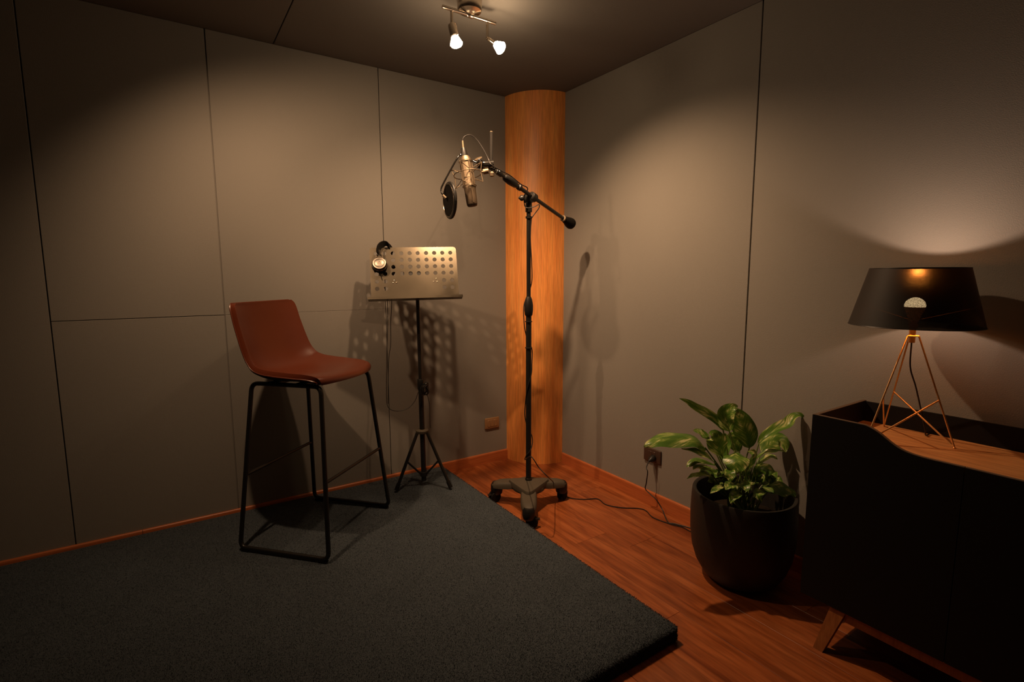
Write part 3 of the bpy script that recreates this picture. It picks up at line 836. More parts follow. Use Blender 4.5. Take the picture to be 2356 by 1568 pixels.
# grille head: flattened wedge with a metal band over the crown
V = []; F = []
nn_ = 32
secs = [(.67, .0262, .0262), (.75, .0262, .0245), (.86, .0258, .0215), (.96, .0245, .0180), (.99, .0225, .0160), (1.0, .0190, .0130)]
for t, rx, ry in secs:
    for a_ in np.linspace(0, 2 * np.pi, nn_, endpoint=False):
        ca, sa = math.cos(a_), math.sin(a_)
        V.append(mpt(t) + mcx * (rx * np.sign(ca) * abs(ca) ** .7) + mcz * (ry * np.sign(sa) * abs(sa) ** .7))
for i in range(len(secs) - 1):
    for j in range(nn_):
        k = (j + 1) % nn_; F.append((i * nn_ + j, i * nn_ + k, (i + 1) * nn_ + k, (i + 1) * nn_ + j))
F.append(tuple((len(secs) - 1) * nn_ + j for j in range(nn_)))
part('grille', (V, F), M['grille'], mic, label='dark mesh grille')
band = [mpt(.68) + mcx * .010 + (-mcz if mcz @ (CAM - m_top) < 0 else mcz) * .0265, mpt(.80) + mcx * .010 + (-mcz if mcz @ (CAM - m_top) < 0 else mcz) * .0245, mpt(.95) + mcx * .010 + (-mcz if mcz @ (CAM - m_top) < 0 else mcz) * .0195, mpt(1.0) + mcx * .009]
part('grille_band', tube(band, .0028, 8), M['nickel'], mic)
# connector
q0 = PD(1069, 362, dm); q1 = PD(1066, 341, dm); q2 = PD(1064.5, 324, dm)
part('connector', tube([q0, q0 + (q1 - q0) * .1, q0 + (q1 - q0) * .8, q1], [.0165, .0168, .0125, .0105], 18), M['blackplastic'], mic)
part('strain_relief', tube([q1, q1 + (q2 - q1) * .5, q2], [.0060, .0052, .0046], 12), M['nickel'], mic)

sm_ = thing('shock_mount', 'wire cage shock mount holding the microphone', 'mount', PD(1122, 392, tdep))
cen = mpt(.36)
def ring(c, r, n=36, ph=0.0):
    return [c + mcx * (r * math.cos(t + ph)) + mcz * (r * math.sin(t + ph)) for t in np.linspace(0, 2 * np.pi, n, endpoint=False)]
part('outer_ring', tube(ring(cen, .064, 44), .0022, 8, closed=True), M['nickel'], sm_)
cage = []
for k in range(4):
    a_ = math.pi / 4 + k * math.pi / 2 + .25
    dr = mcx * math.cos(a_) + mcz * math.sin(a_)
    cage.append(tube([mpt(.10) + dr * .031, mpt(.62) + dr * .031], .0017, 6))
cage += [tube(ring(mpt(.10), .031, 30), .0017, 6, closed=True), tube(ring(mpt(.60), .031, 30), .0017, 6, closed=True)]
part('inner_cage', join(*cage), M['nickel'], sm_)
for k in range(4):
    a_ = k * math.pi / 2 + .30
    dr = mcx * math.cos(a_) + mcz * math.sin(a_)
    pr_ = [cen + dr * .064 - max_ * .040 + dr * .012, cen + dr * .064, cen + dr * .064 + max_ * .050 + dr * .004]
    part('prong', tube(pr_, .0020, 6), M['nickel'], sm_)
    for a2 in (a_ - .785, a_ + .785):
        d2_ = mcx * math.cos(a2) + mcz * math.sin(a2)
        part('elastic_band', tube([pr_[0], mpt(.30) + d2_ * .031], .0016, 5), M['nickel'], sm_)
        part('elastic_band', tube([pr_[2], mpt(.46) + d2_ * .031], .0016, 5), M['nickel'], sm_)
hubp = PD(1118, 394, tdep - .012)
part('mount_hub', join(tube([cen + mcx * .062, hubp], [.004, .009], 12), lathe([(.008, -.014), (.0125, -.012), (.0125, .012), (.008, .014)], hubp, mcx, 16), lathe([(.006, -.012), (.011, -.010), (.012, .004), (.007, .010)], PD(1132, 400, tdep - .008), (0, 0, 1), 16)), M['nickel'], sm_)
swc = PD(1120, 380, tdep)
part('swivel_block', join(tube([PD(1099, 378, tdep), PD(1109, 379, tdep), PD(1118, 379.5, tdep), PD(1136, 378, tdep)], [.016, .020, .021, .020], 20), cyl(swc, Tb, .010, 12), lathe([(.012, 0), (.016, .003), (.016, .009), (.012, .012)], PD(1104, 374, tdep - .02), nrm(CAM - swc), 16)), M['blackgloss'], sm_)
part('swivel_washer', lathe([(.010, 0), (.019, .001), (.019, .004), (.010, .005)], PD(1101, 366, tdep), nrm(np.array([-.5, -.2, .8])), 18), M['nickel'], sm_)
rp0 = PD(1130, 378, tdep + .01); rp1 = PD(1130.5, 304, tdep + .01)
part('upright_rod', cyl(rp0, rp1, .0080, 14), M['rubber'], sm_)
part('rod_cap', lathe([(.0078, 0), (.0082, .002), (.0082, .006), (.006, .008)], rp1 - np.array([0, 0, .004]), rp1 - rp0, 14), M['nickel'], sm_)

pf = thing('pop_filter', 'round black pop filter on a bent arm beside the microphone', 'pop filter', PD(1035, 461, dm - .02))
pc = PD(1035, 461, dm - .02)
vdir = nrm(CAM - pc); rh = nrm(np.cross((0, 0, 1), vdir));
if rh @ CR < 0: rh = -rh
up2 = np.cross(vdir, rh); up2 = up2 if up2[2] > 0 else -up2
pn = nrm(vdir * .33 - rh * .94)
ra = nrm(np.cross(up2, pn)); ua = np.cross(pn, ra); ua = ua if ua[2] > 0 else -ua
RP = 0.0765
def disc(n0, n1, r, k=48):
    V = []; F = []
    for nn0 in (n0, n1):
        V.append(pc + pn * nn0)
        for t in np.linspace(0, 2 * np.pi, k, endpoint=False): V.append(pc + pn * nn0 + ra * (r * math.cos(t)) + ua * (r * math.sin(t)))
    for j in range(k):
        j2 = (j + 1) % k
        F.append((0, 1 + j, 1 + j2)); F.append((k + 1, k + 2 + j2, k + 2 + j)); F.append((1 + j, k + 2 + j, k + 2 + j2, 1 + j2))
    return V, F
part('mesh_disc', disc(.004, .006, RP - .002), M['pad'], pf)
part('mesh_disc', disc(-.006, -.004, RP - .002), M['pad'], pf)
part('rim', tube([pc + ra * (RP * math.cos(t)) + ua * (RP * math.sin(t)) for t in np.linspace(0, 2 * np.pi, 56, endpoint=False)], .0072, 10, closed=True), M['blackplastic'], pf)
part('rim_trim', tube([pc + pn * .0075 + ra * ((RP - .004) * math.cos(t)) + ua * ((RP - .004) * math.sin(t)) for t in np.linspace(0, 2 * np.pi, 56, endpoint=False)], .0013, 6, closed=True), M['chrome'], pf)
arm = [PD(1109, 377, tdep - .01), PD(1092, 372, dm + .03), PD(1074, 362, dm + .035), PD(1061, 355, dm + .03), PD(1052, 364, dm + .02), PD(1036, 392, dm + .01), PD(1020, 422, dm - .005), PD(1015, 434, dm - .012), PD(1016, 443, dm - .018), PD(1023, 452, dm - .02)]
part('arm', tube(smooth_path(arm, 6), .0040, 10), M['blackgloss'], pf)
part('arm_joint', lathe([(.005, -.006), (.007, -.004), (.007, .004), (.005, .006)], PD(1061, 356, dm + .03), nrm(np.array([0.6, 0, .8])), 14), M['chrome'], pf)
part('rim_clip', tube([PD(1019, 449, dm - .02), PD(1026, 456, dm - .02)], [.006, .0075], 12), M['nickel'], pf)

# microphone cable: out of the connector, along the boom, round the post and over the floor behind the pot
ck = thing('microphone_cable', 'thin black cable wound down the microphone stand and across the floor', 'cable', (BX, BY - .08, 0.004))
P = [q2, PD(1067, 316, dm), PD(1075, 311, dm + .005), PD(1084, 311, dm + .01), PD(1097, 321, dm + .02), PD(1112, 343, tdep - .01), PD(1124, 366, tdep - .008), PD(1130, 378, tdep - .024)]
for s, dz in ((s_at(1150), .014), (s_at(1172), .022), (s_at(1196), .017), (s_at(1212), .020)):
    P.append(boom(s) + np.array([0, 0, dz]) + hz * .006)
P += [PD(1206, 452, vdep - .04), PD(1207, 471, vdep - .03), PD(1213, 478, vdep - .03), PD(1230, 475, vdep - .03), PD(1240, 470, vdep - .035), PD(1240, 478, vdep - .03), PD(1232, 489, vdep - .02), PD(1224, 500, vdep - .018)]
# spiral down the post
z_now, z_end, ph = 1.53, 0.34, 0.4
seq = [(zk - .01, -.6, .016), (1.45, -.9, .014), (1.33, -.5, .017), (1.22, -.2, .015), (1.12, 2.6, .024), (1.08, 3.0, .027), (1.0, 3.0, .023), (.94, 2.2, .019), (.90, 1.2, .019), (.86, .2, .020),
       (.80, -.6, .021), (.74, -.9, .022), (.66, -2.0, .019), (.56, -3.4, .019), (.50, -3.6, .021), (.44, -4.4, .019), (.40, -5.6, .020), (.36, -6.3, .022), (.32, -7.4, .019), (.29, -8.6, .019), (.26, -9.7, .020)]
va = math.atan2(-CR[1], -CR[0]) + math.pi       # angle of image right
for z, a_, r_ in seq:
    P.append(np.array([BX + r_ * math.cos(va + a_), BY + r_ * math.sin(va + a_), z]))
P += [PD(1222, 1050, vdep - .14), PD(1240, 1075, vdep - .16), PD(1261, 1097, vdep - .17)]
P += [np.array([*HP(1272, 1108, 2, BZ - .004)[:2], BZ - .003]), HP(1283, 1126, 2, .06), HP(1296, 1139, 2, .012), HP(1318, 1146, 2, .004), HP(1345, 1148, 2, .004), HP(1375, 1147, 2, .004), HP(1394, 1160, 2, .004), HP(1428, 1167, 2, .004), HP(1470, 1169, 2, .004),
      HP(1487, 1175, 2, .004), HP(1503, 1190, 2, .004), HP(1540, 1204, 2, .004), HP(1570, 1212, 2, .004), HP(1590, 1222, 2, .004), HP(1612, 1222, 2, .004)]
part('cable', tube(smooth_path(P, 7), 0.0026, 7), M['cable'], ck)
for z in (1.02, .88):
    part('cable_tie', lathe([(.012, -.003), (.0195, -.002), (.0195, .002), (.012, .003)], (BX, BY, z), (0, 0, 1), 14), M['cable'], ck)

# ================================================================== CEILING SPOTLIGHTS
def aim_light(name, loc, aim, watts, cone, parent, r=0.018):
    d = bpy.data.lights.new(name, 'SPOT')
    d.energy = watts * 4.0 / math.pi; d.color = WARM; d.spot_size = math.radians(cone); d.spot_blend = 1.0; d.shadow_soft_size = r
    o = bpy.data.objects.new(name, d); COL.objects.link(o)
    dirv = Vector(aim) - Vector(loc)
    o.rotation_euler = dirv.to_track_quat('-Z', 'Y').to_euler()
    o.parent = parent; o.location = tuple(np.array(loc) - ORIG[parent.name])
    return o
def fixture(center, label, bulbs, half=0.126, zbar=2.338):
    """bulbs: list of (stem x offset, stem bottom z, bulb centre, lamp dict)."""
    cx, cy = center
    t = thing('ceiling_spotlight', label, 'spotlight', (cx, cy, H))
    part('canopy', lathe([(.050, 0), (.052, .004), (.052, .040), (.048, .048), (.030, .052), (.022, .056), (.014, .062)], (cx, cy, H), (0, 0, -1), 40), M['chrome'], t)
    part('bar', cyl((cx - half, cy, zbar), (cx + half, cy, zbar), .0075, 16), M['chrome'], t)
    part('bar_clamp', lathe([(.010, -.014), (.0115, -.012), (.0115, .012), (.010, .014)], (cx, cy, zbar), (1, 0, 0), 18), M['chrome'], t)
    for sx, zs, bc, lamp, hr in bulbs:
        piv = np.array([cx + sx, cy, zs]); bc = np.array(bc, float)
        part('stem', join(cyl((cx + sx, cy, zbar), piv, .0058, 12), lathe([(.0045, -.006), (.007, -.003), (.007, .003), (.0045, .006)], piv, (1, 0, 0), 12)), M['chrome'], t)
        d = nrm(bc - piv); L = np.linalg.norm(bc - piv)
        part('lamp_holder', lathe([(hr * .5, 0), (hr * .93, .004), (hr, .010), (hr, max(.02, L - .016)), (hr * .8, max(.022, L - .012))], piv, d, 20), M['chrome'], t)
        part('bulb', lathe([(.010, -.018), (.014, -.014), (.0235, .010), (.0262, .016), (.0225, .0225), (.010, .026)], bc, d, 24), M['bulb'], t, label='glowing reflector bulb')
        aim = np.array(lamp['aim'], float)
        ld = nrm(aim - bc)
        aim_light('spot_beam', bc + d * .034 + ld * .012, aim, lamp['watts'], lamp['cone'], t)
    return t
A1 = HP(1048, 92, 2, 2.218); A2 = HP(1146, 106, 2, 2.228)
fixture((-1.030, -0.897), 'nickel ceiling spotlight bar with two lit bulbs near the corner column',
        [(-0.085, 2.283, A1, LAMP_A[0], .0175), (0.085, 2.268, A2, LAMP_A[1], .0085)])

# ================================================================== POTTED PLANT
PC = np.array([-0.247, -1.747])
pt = thing('potted_plant', 'variegated leafy plant in a rounded charcoal pot', 'plant', (PC[0], PC[1], 0))
part('pot', lathe([(.098, 0), (.120, .004), (.150, .030), (.176, .075), (.193, .130), (.2015, .200), (.2035, .270), (.2015, .340), (.1990, .372), (.1965, .378), (.1890, .378), (.1830, .374), (.1805, .360), (.1800, .255)], (*PC, 0), (0, 0, 1), 72, caps=True), M['pot'], pt)
part('soil', lathe([(.180, .262), (.150, .272), (.08, .280), (.01, .282)], (*PC, 0), (0, 0, 1), 40), M['soil'], pt)
pd = (np.array([*PC, .45]) - CAM) @ CF
def leaf(pts, width, cup=0.25, wave=0.004, tipw=1.0, face=None, petiole=None, d=0.0):
    """pts: list of (px, py, depth offset) of the midrib from base to tip; width in metres."""
    P = smooth_path([PD(x, y, pd + dz) for x, y, dz in pts], 6)
    n = len(P)
    T, _, _ = frames(P)
    vd = nrm(CAM - P.mean(0)) if face is None else nrm(face)
    V = []; F = []; UV = []
    cols = (-1, -.66, -.33, 0, .33, .66, 1)
    ph = random.uniform(0, 6)
    for i in range(n):
        t = i / (n - 1)
        w = width * (math.sin(math.pi * min(1, t ** 0.72)) ** 0.85) if 0 < t < 1 else 0.0006
        if t > .82: w = min(w, width * (1 - t) * 2.6 + .0008)
        sd_ = nrm(np.cross(T[i], vd)); nn = np.cross(sd_, T[i])
        if nn @ vd < 0: nn = -nn
        for c in cols:
            wv = wave * (width / .04) * math.sin(ph + t * 15 + (2 if c > 0 else 0)) * abs(c) ** 2
            V.append(P[i] + sd_ * (w * c) + nn * (cup * w * abs(c) ** 1.4 + wv))
            UV.append((c, t))
    k = len(cols)
    for i in range(n - 1):
        for j in range(k - 1): F.append((i * k + j, i * k + j + 1, (i + 1) * k + j + 1, (i + 1) * k + j))
    o = part('leaf', (V, F), M['leaf'], pt, angle=180)
    me = o.data
    uvl = me.uv_layers.new(name='leaf')
    for lp in me.loops: uvl.data[lp.index].uv = UV[lp.vertex_index]
    if petiole is not None:
        ba = PC + np.array([random.uniform(-.05, .05), random.uniform(-.05, .05)])
        b0 = np.array([ba[0], ba[1], .268])
        p1 = P[0]; mid = (b0 + p1) / 2 + np.array([0, 0, .02])
        part('stalk', tube(smooth_path([b0, mid, p1, P[1]], 5), [.0036] * 6 + [.003] * 5 + [.0024] * 5, 6), M['stem'], pt)
    return o
UPV = np.array([0, 0, 1.0])
vv = nrm(CAM - np.array([*PC, .5]))
LEAVES = [
    # big arching leaf to the left
    ([(1626, 1034, -.02), (1600, 1012, -.05), (1565, 1006, -.07), (1525, 1010, -.09), (1496, 1018, -.10), (1482, 1028, -.10)], .044, dict(face=vv * .6 + UPV * .8, cup=-.25, petiole=1)),
    ([(1664, 990, .03), (1652, 968, .03), (1630, 950, .04), (1600, 934, .05), (1582, 922, .05), (1562, 916, .05)], .020, dict(face=vv * .7 - UPV * .6 + CR * .5, petiole=1)),
    ([(1678, 992, .00), (1672, 968, .0), (1674, 950, -.01), (1686, 938, -.02), (1698, 934, -.02)], .036, dict(face=vv * .9 + CR * -.3, cup=.35, petiole=1)),
    ([(1724, 1030, .02), (1718, 1000, .01), (1706, 972, .0), (1698, 950, -.02), (1693, 940, -.04)], .046, dict(face=vv, cup=.18, petiole=1)),
    ([(1745, 1022, .04), (1762, 1004, .03), (1786, 988, .03), (1812, 976, .03), (1824, 960, .03), (1840, 955, .03), (1851, 962, .03)], .026, dict(face=vv * .6 + UPV * .6 - CR * .5, cup=.45, petiole=1)),
    ([(1752, 1040, .08), (1770, 1022, .08), (1790, 1012, .08), (1804, 1020, .07), (1808, 1040, .06)], .040, dict(face=vv * .8 + UPV * .3, cup=-.2, petiole=1)),
    ([(1662, 1050, .0), (1652, 1030, -.02), (1648, 1012, -.03), (1642, 1002, -.04), (1636, 1004, -.06)], .040, dict(face=vv, cup=-.25, petiole=1)),
    ([(1632, 1010, .05), (1618, 1000, .06), (1604, 992, .06), (1594, 990, .06)], .020, dict(face=vv * .6 + UPV * .8, petiole=1)),
    ([(1645, 1064, -.02), (1624, 1050, -.05), (1600, 1040, -.07), (1568, 1031, -.09)], .026, dict(face=vv * .5 + UPV * .8, cup=.3, petiole=1)),
    ([(1648, 1070, .03), (1620, 1058, .0), (1598, 1058, -.02), (1585, 1068, -.03), (1579, 1074, -.03)], .018, dict(face=vv * .5 + UPV * .8, cup=-.3, petiole=1)),
    ([(1652, 1082, .02), (1628, 1072, -.01), (1606, 1070, -.03), (1594, 1079, -.05)], .026, dict(face=vv * .4 + UPV, cup=-.3, petiole=1)),
    ([(1640, 1094, -.02), (1616, 1092, -.06), (1596, 1094, -.09), (1580, 1101, -.10)], .016, dict(face=vv * .4 + UPV, petiole=1)),
    ([(1690, 1040, -.02), (1692, 1048, -.08), (1694, 1062, -.11), (1694, 1078, -.12), (1694, 1091, -.125)], .048, dict(face=vv * .9 + UPV * .4, cup=-.2, petiole=1)),
    ([(1678, 1078, -.08), (1679, 1086, -.12), (1680, 1098, -.13), (1679, 1108, -.135)], .020, dict(face=vv * .9 + UPV * .3, petiole=1)),
    ([(1690, 1112, -.10), (1682, 1114, -.13), (1674, 1120, -.14), (1668, 1126, -.15)], .020, dict(face=vv * .6 + UPV * .7, petiole=1)),
    ([(1700, 1110, -.09), (1710, 1114, -.12), (1716, 1122, -.14), (1716, 1131, -.15)], .022, dict(face=vv * .7 + UPV * .6, petiole=1)),
    ([(1664, 1118, -.10), (1652, 1122, -.12), (1642, 1128, -.13), (1634, 1135, -.13)], .013, dict(face=vv * .6 + UPV * .7, petiole=1)),
    ([(1704, 1134, -.11), (1694, 1136, -.14), (1686, 1144, -.15), (1680, 1158, -.16)], .020, dict(face=vv * .7 + UPV * .6, petiole=1)),
    ([(1758, 1130, -.10), (1748, 1132, -.13), (1744, 1140, -.15), (1754, 1156, -.155)], .019, dict(face=vv * .7 + UPV * .6, petiole=1)),
    ([(1752, 1118, -.02), (1775, 1116, -.03), (1800, 1122, -.04), (1820, 1130, -.05), (1830, 1143, -.06)], .040, dict(face=vv * .5 + UPV * .9, cup=-.2, petiole=1)),
    ([(1740, 1098, .0), (1752, 1084, -.03), (1766, 1082, -.05), (1778, 1090, -.06), (1780, 1108, -.06)], .034, dict(face=vv * .8 + UPV * .3 + CR * .4, cup=-.25, petiole=1)),
    ([(1712, 1108, -.02), (1716, 1086, -.05), (1724, 1062, -.06), (1736, 1044, -.06), (1720, 1038, -.05)], .036, dict(face=vv * .5 + CR * .7, cup=.2, petiole=1)),
    ([(1740, 1070, .02), (1760, 1056, .0), (1776, 1050, -.02), (1790, 1056, -.03)], .018, dict(face=vv * .5 + UPV, petiole=1)),
    ([(1736, 1056, .06), (1760, 1040, .04), (1785, 1036, .02), (1806, 1038, .0)], .012, dict(face=vv * .4 + UPV, petiole=1)),
    ([(1700, 1040, .08), (1690, 1016, .08), (1686, 1002, .08), (1688, 992, .08)], .030, dict(face=vv, petiole=1)),
    ([(1660, 1060, .06), (1668, 1030, .06), (1672, 1010, .06), (1668, 996, .06)], .024, dict(face=vv * .8 - CR * .3, petiole=1)),
    ([(1640, 1085, .08), (1656, 1096, .04), (1670, 1092, .0), (1680, 1104, -.02)], .026, dict(face=vv * .6 + UPV, petiole=1)),
    ([(1748, 1100, .05), (1730, 1106, .02), (1722, 1116, -.02), (1730, 1128, -.05)], .026, dict(face=vv * .6 + UPV, petiole=1)),
]
for pts, w, kw in LEAVES:
    leaf(pts, w, **kw)
for k in range(12):      # short leaves low in the middle of the clump
    x0_, y0_ = random.uniform(1640, 1775), random.uniform(1075, 1120)
    dx_ = (x0_ - 1705) * .35 + random.uniform(-14, 14); dz_ = random.uniform(-.06, .06)
    leaf([(x0_, y0_ + 22, dz_), (x0_ + dx_ * .4, y0_ + 4, dz_ - .01), (x0_ + dx_ * .8, y0_ - 4, dz_ - .03), (x0_ + dx_ * 1.3, y0_ + 8, dz_ - .05)], random.uniform(.018, .028), face=vv * .6 + UPV * .7, cup=-.2, petiole=1)

# ================================================================== WALL SWITCH AND SOCKET
def plate(name, label, cat, c, ax, nrm_, w, h, mt, mt2, modules):
    t = thing(name, label, cat, c)
    c = np.array(c, float); up_ = np.array([0, 0, 1.0])
    part('frame', bevbox(c + np.array(nrm_) * .006, ax, up_, nrm_, w, h, .012, .005, 3), mt, t)
    mw_ = .0235
    for k in range(modules):
        x = (k - (modules - 1) / 2) * .0245
        part('module', bevbox(c + np.array(ax) * x + np.array(nrm_) * .0125, ax, up_, nrm_, mw_, .046, .004, .0012, 1), mt2, t)
    return t
plate('wall_switch', 'bronze coloured three button wall switch beside the column', 'switch', (-0.396, 0, 0.274), np.array([1, 0, 0.0]), np.array([0, -1.0, 0]), .112, .074, M['switch'], M['switch'], 3)
so = plate('wall_socket', 'dark brown wall socket with a plug, below the left leaf', 'socket', (0, -1.060, 0.279), np.array([0, -1.0, 0]), np.array([-1.0, 0, 0]), .118, .076, M['socket'], M['socket'], 2)
pcn = thing('power_cord', 'black power cord plugged into the dark wall socket', 'cord', (-0.014, -1.075, 0.272))
pg = np.array([-0.014, -1.075, 0.272])
part('plug', join(lathe([(.017, 0), (.0175, .004), (.0165, .022), (.010, .032), (.0055, .046)], pg, (-1, -.1, -.25), 18)), M['blackplastic'], pcn)
p0 = pg + nrm(np.array([-1, -.1, -.25])) * .044
P = [p0, p0 + np.array([-.022, -.004, -.03]), HP(1490, 1085, 0, -.085), HP(1487, 1110, 0, -.085), HP(1485, 1124, 0, -.08), HP(1496, 1136, 0, -.075), HP(1510, 1149, 0, -.07), HP(1524, 1172, 2, .03), HP(1537, 1200, 2, .0035), HP(1556, 1205, 2, .0035),
     np.array([-.055, -1.40, .0035]), np.array([-.035, -1.52, .0035]), np.array([-.030, -1.66, .0035])]
part('cord', tube(smooth_path(P, 7), .0030, 8), M['cable'], pcn)

# ================================================================== SIDEBOARD
CXF, CXB = -0.410, -0.045       # front and back
CY0, CY1 = -2.073, -3.62        # end near the plant, far end
ZB, ZT = 0.168, 0.798
sb = thing('sideboard', 'black sideboard with a wavy front edge and oak top board on wooden legs', 'sideboard', ((CXF + CXB) / 2, (CY0 + CY1) / 2, 0))
tk = 0.012
# wavy front panels (two doors), edge of pale ply on top
wave = [(-2.073, .798), (-2.12, .802), (-2.17, .8035), (-2.21, .802), (-2.24, .795), (-2.265, .784), (-2.285, .771), (-2.305, .758), (-2.325, .749), (-2.35, .743), (-2.39, .740), (-2.47, .740), (-2.60, .740), (-3.10, .740), (-3.62, .740)]
WV = smooth_path([(y, z, 0) for y, z in wave], 4)[:, :2]
WV[:, 1] = np.minimum(WV[:, 1], .7985)
YS = -2.4715
def front_panel(y0, y1):
    ys = [y for y, z in WV if y1 < y < y0]
    pts = [(y0, float(np.interp(-y0, -WV[:, 0], WV[:, 1])))] + [(y, z) for y, z in WV if y1 < y < y0] + [(y1, float(np.interp(-y1, -WV[:, 0], WV[:, 1])))]
    V = []; F = []
    for (y, z) in pts:
        V += [(CXF, y, ZB), (CXF, y, z), (CXF + tk, y, z), (CXF + tk, y, ZB)]
    n_ = len(pts)
    for i in range(n_ - 1):
        for j in range(4):
            k = (j + 1) % 4; F.append((i * 4 + j, (i + 1) * 4 + j, (i + 1) * 4 + k, i * 4 + k))
    F += [(0, 1, 2, 3), tuple(4 * (n_ - 1) + j for j in (3, 2, 1, 0))]
    return (V, F), pts
for y0, y1 in ((CY0, YS + .001), (YS - .001, CY1)):
    geo, pts = front_panel(y0, y1)
    d_ = part('front_door', geo, M['cabblack'], sb, smooth=False)
    V = []; F = []
    for (y, z) in pts: V += [(CXF + .0004, y, z), (CXF + tk, y, z), (CXF + tk, y, z + .0016), (CXF + .0004, y, z + .0016)]
    for i in range(len(pts) - 1):
        for j in range(4):
            k = (j + 1) % 4; F.append((i * 4 + j, i * 4 + k, (i + 1) * 4 + k, (i + 1) * 4 + j))
    part('door_edge', (V, F), M['plyedge'], d_, smooth=False, label='pale wood edge')
es = part('end_panel', box((CXF + tk, CY0, ZB), (CXB, CY0 - tk, ZT)), M['cabblack'], sb, smooth=False)
part('panel_edge', box((CXF + tk, CY0 - .0004, ZT), (CXB, CY0 - tk, ZT + .0014)), M['plyedge'], es, smooth=False)
part('end_panel', box((CXF + tk, CY1, ZB), (CXB, CY1 + tk, ZT)), M['cabblack'], sb, smooth=False)
part('back_panel', box((CXB - .010, CY0 - tk, ZB), (CXB, CY1 + tk, ZT - .002)), M['cabblack'], sb, smooth=False)
part('top_board', box((CXF + tk, CY0 - tk, .706), (CXB - .010, CY1 + tk, .724)), M['oak'], sb, smooth=False, label='oak top board')
part('bottom_board', box((CXF + tk, CY0 - tk, ZB), (CXB - .010, CY1 + tk, ZB + .018)), M['cabblack'], sb, smooth=False)
def cleg(xt, yt, xb, yb, wt=.046, wb_=.030):
    V = []
    for (x, y, z, w) in ((xb, yb, 0.0, wb_), (xt, yt, ZB, wt)):
        V += [(x - .014, y - w / 2, z), (x + .014, y - w / 2, z), (x + .014, y + w / 2, z), (x - .014, y + w / 2, z)]
    F = [(3, 2, 1, 0), (4, 5, 6, 7)] + [(i, (i + 1) % 4, 4 + (i + 1) % 4, 4 + i) for i in range(4)]
    return V, F
for yt, yb in ((-2.192, -2.146), (CY1 + .12, CY1 + .075)):
    part('leg', cleg(CXF + .020, yt, CXF + .004, yb), M['legwood'], sb, smooth=False)
    part('leg', cleg(CXB - .035, yt, CXB - .020, yb), M['legwood'], sb, smooth=False)
part('front_rail', box((CXF + .012, -2.212, ZB - .036), (CXF + .030, CY1 + .15, ZB)), M['legwood'], sb, smooth=False)
part('back_rail', box((CXB - .045, -2.212, ZB - .036), (CXB - .027, CY1 + .15, ZB)), M['legwood'], sb, smooth=False)

# ================================================================== TABLE LAMP
LC = np.array([-0.205, -2.259])
tl_ = thing('table_lamp', 'tripod table lamp with brass wire legs and a black conical shade', 'lamp', (LC[0], LC[1], .724))
zf = .724 + .003
f1 = np.array([-0.338, -2.205, zf]); f2 = np.array([-0.082, -2.160, zf]); f3 = np.array([-0.176, -2.384, zf])
ztop = HP(2097, 775, 1, LC[1])[2] + .004
ta = nrm(np.array([f1[0] - LC[0], f1[1] - LC[1], 0])); tb_ = nrm(np.array([f2[0] - LC[0], f2[1] - LC[1], 0])); tcv = nrm(np.array([f3[0] - LC[0], f3[1] - LC[1], 0]))
cz = np.array([LC[0], LC[1], ztop])
tops = [cz + d * .017 for d in (ta, tb_, tcv)]
RW = .0026
for f_, t_ in zip((f1, f2, f3), tops):
    part('leg', tube([f_, t_], RW, 10), M['brass'], tl_)
def on(f_, t_, s): return f_ + (t_ - f_) * s
part('brace', tube([f3, on(f2, tops[1], .40)], RW, 10), M['brass'], tl_)
part('brace', tube([f1, on(f3, tops[2], .42)], RW, 10), M['brass'], tl_)
part('brace', tube([f2, on(f1, tops[0], .42)], RW, 10), M['brass'], tl_)
for f_ in (f1, f2, f3):
    part('foot_ball', lathe([(.001, -.0035), (.0033, -.001), (.0035, .001), (.001, .0042)], f_, (0, 0, 1), 12), M['brass'], tl_)
V, F = [], []
part('top_frame', join(*[tube([tops[i], tops[(i + 1) % 3]], RW, 8) for i in range(3)]), M['brass'], tl_)
part('socket', lathe([(.0085, -.022), (.0090, -.020), (.0090, .022), (.0110, .023), (.0110, .026), (.0125, .027), (.0125, .050)], (LC[0], LC[1], ztop), (0, 0, 1), 20), M['brass'], tl_)
ZSB, ZST, RSB, RST = 1.098, 1.277, .1735, .127
sh = part('shade', lathe([(RSB, ZSB), (RST, ZST)], (*LC, 0), (0, 0, 1), 96, caps=False), M['shade'], tl_, angle=60, label='black cloth shade')
part('shade_rim', tube([(LC[0] + RST * math.cos(t), LC[1] + RST * math.sin(t), ZST) for t in np.linspace(0, 2 * np.pi, 72, endpoint=False)], .0012, 6, closed=True), M['blackmetal'], sh)
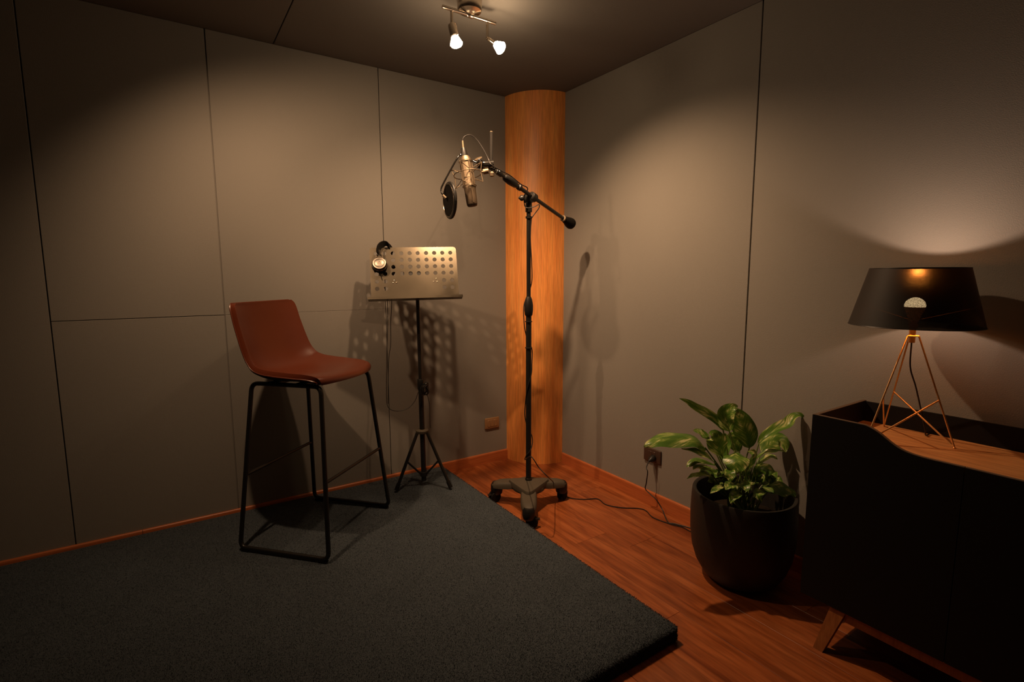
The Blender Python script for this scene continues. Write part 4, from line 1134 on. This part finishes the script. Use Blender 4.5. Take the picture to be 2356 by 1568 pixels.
part('shade_rim', tube([(LC[0] + RSB * math.cos(t), LC[1] + RSB * math.sin(t), ZSB) for t in np.linspace(0, 2 * np.pi, 72, endpoint=False)], .0012, 6, closed=True), M['blackmetal'], sh)
ZL = HP(2107, 705, 1, LC[1])[2]
part('shade_spider', join(*[tube([(LC[0], LC[1], ZL - .045), (LC[0] + .155 * math.cos(t), LC[1] + .155 * math.sin(t), ZSB + .052)], .0012, 6) for t in (ta_ for ta_ in (math.atan2(ta[1], ta[0]) + .6, math.atan2(tb_[1], tb_[0]) + .6, math.atan2(tcv[1], tcv[0]) + .6))]), M['brass'], sh)
part('bulb_base', lathe([(.0125, ztop + .05 - ZL), (.0130, -.045), (.0145, -.038), (.026, -.006), (.0275, -.001)], (LC[0], LC[1], ZL), (0, 0, 1), 28), mat('white_bulb_base', (.55, .5, .42), rough=.5), tl_)
part('bulb_dome', lathe([(.0275, 0), (.0278, .006), (.0245, .016), (.017, .024), (.008, .0285), (.001, .0295)], (LC[0], LC[1], ZL), (0, 0, 1), 32), M['tbulb'], tl_, label='glowing dome of the bulb')
ld = bpy.data.lights.new('bulb_light', 'POINT'); ld.energy = TABLE_WATTS; ld.color = TABLE_COL; ld.shadow_soft_size = .012
lo = bpy.data.objects.new('bulb_light', ld); COL.objects.link(lo); lo.parent = tl_
lo.location = (0, 0, ZL + .045 - .724)
ld = bpy.data.lights.new('bulb_upward_light', 'SPOT'); ld.energy = TABLE_WATTS * 2.4; ld.color = TABLE_COL; ld.shadow_soft_size = .014
ld.spot_size = math.radians(178); ld.spot_blend = 1.0
lo = bpy.data.objects.new('bulb_upward_light', ld); COL.objects.link(lo); lo.parent = tl_
lo.location = (0, 0, ZL + .034 - .724); lo.rotation_euler = (math.pi, 0, 0)
P = [(LC[0], LC[1], ztop - .02), (LC[0] + .002, LC[1] - .002, ztop - .10), (LC[0] + .03, LC[1] - .012, .90), (LC[0] + .06, LC[1] - .02, .83), (LC[0] + .085, LC[1] - .03, .755), (LC[0] + .10, LC[1] - .03, .730), (LC[0] + .13, LC[1] - .03, .7285)]
part('cord', tube(smooth_path(P, 6), .0024, 8), M['cable'], tl_)
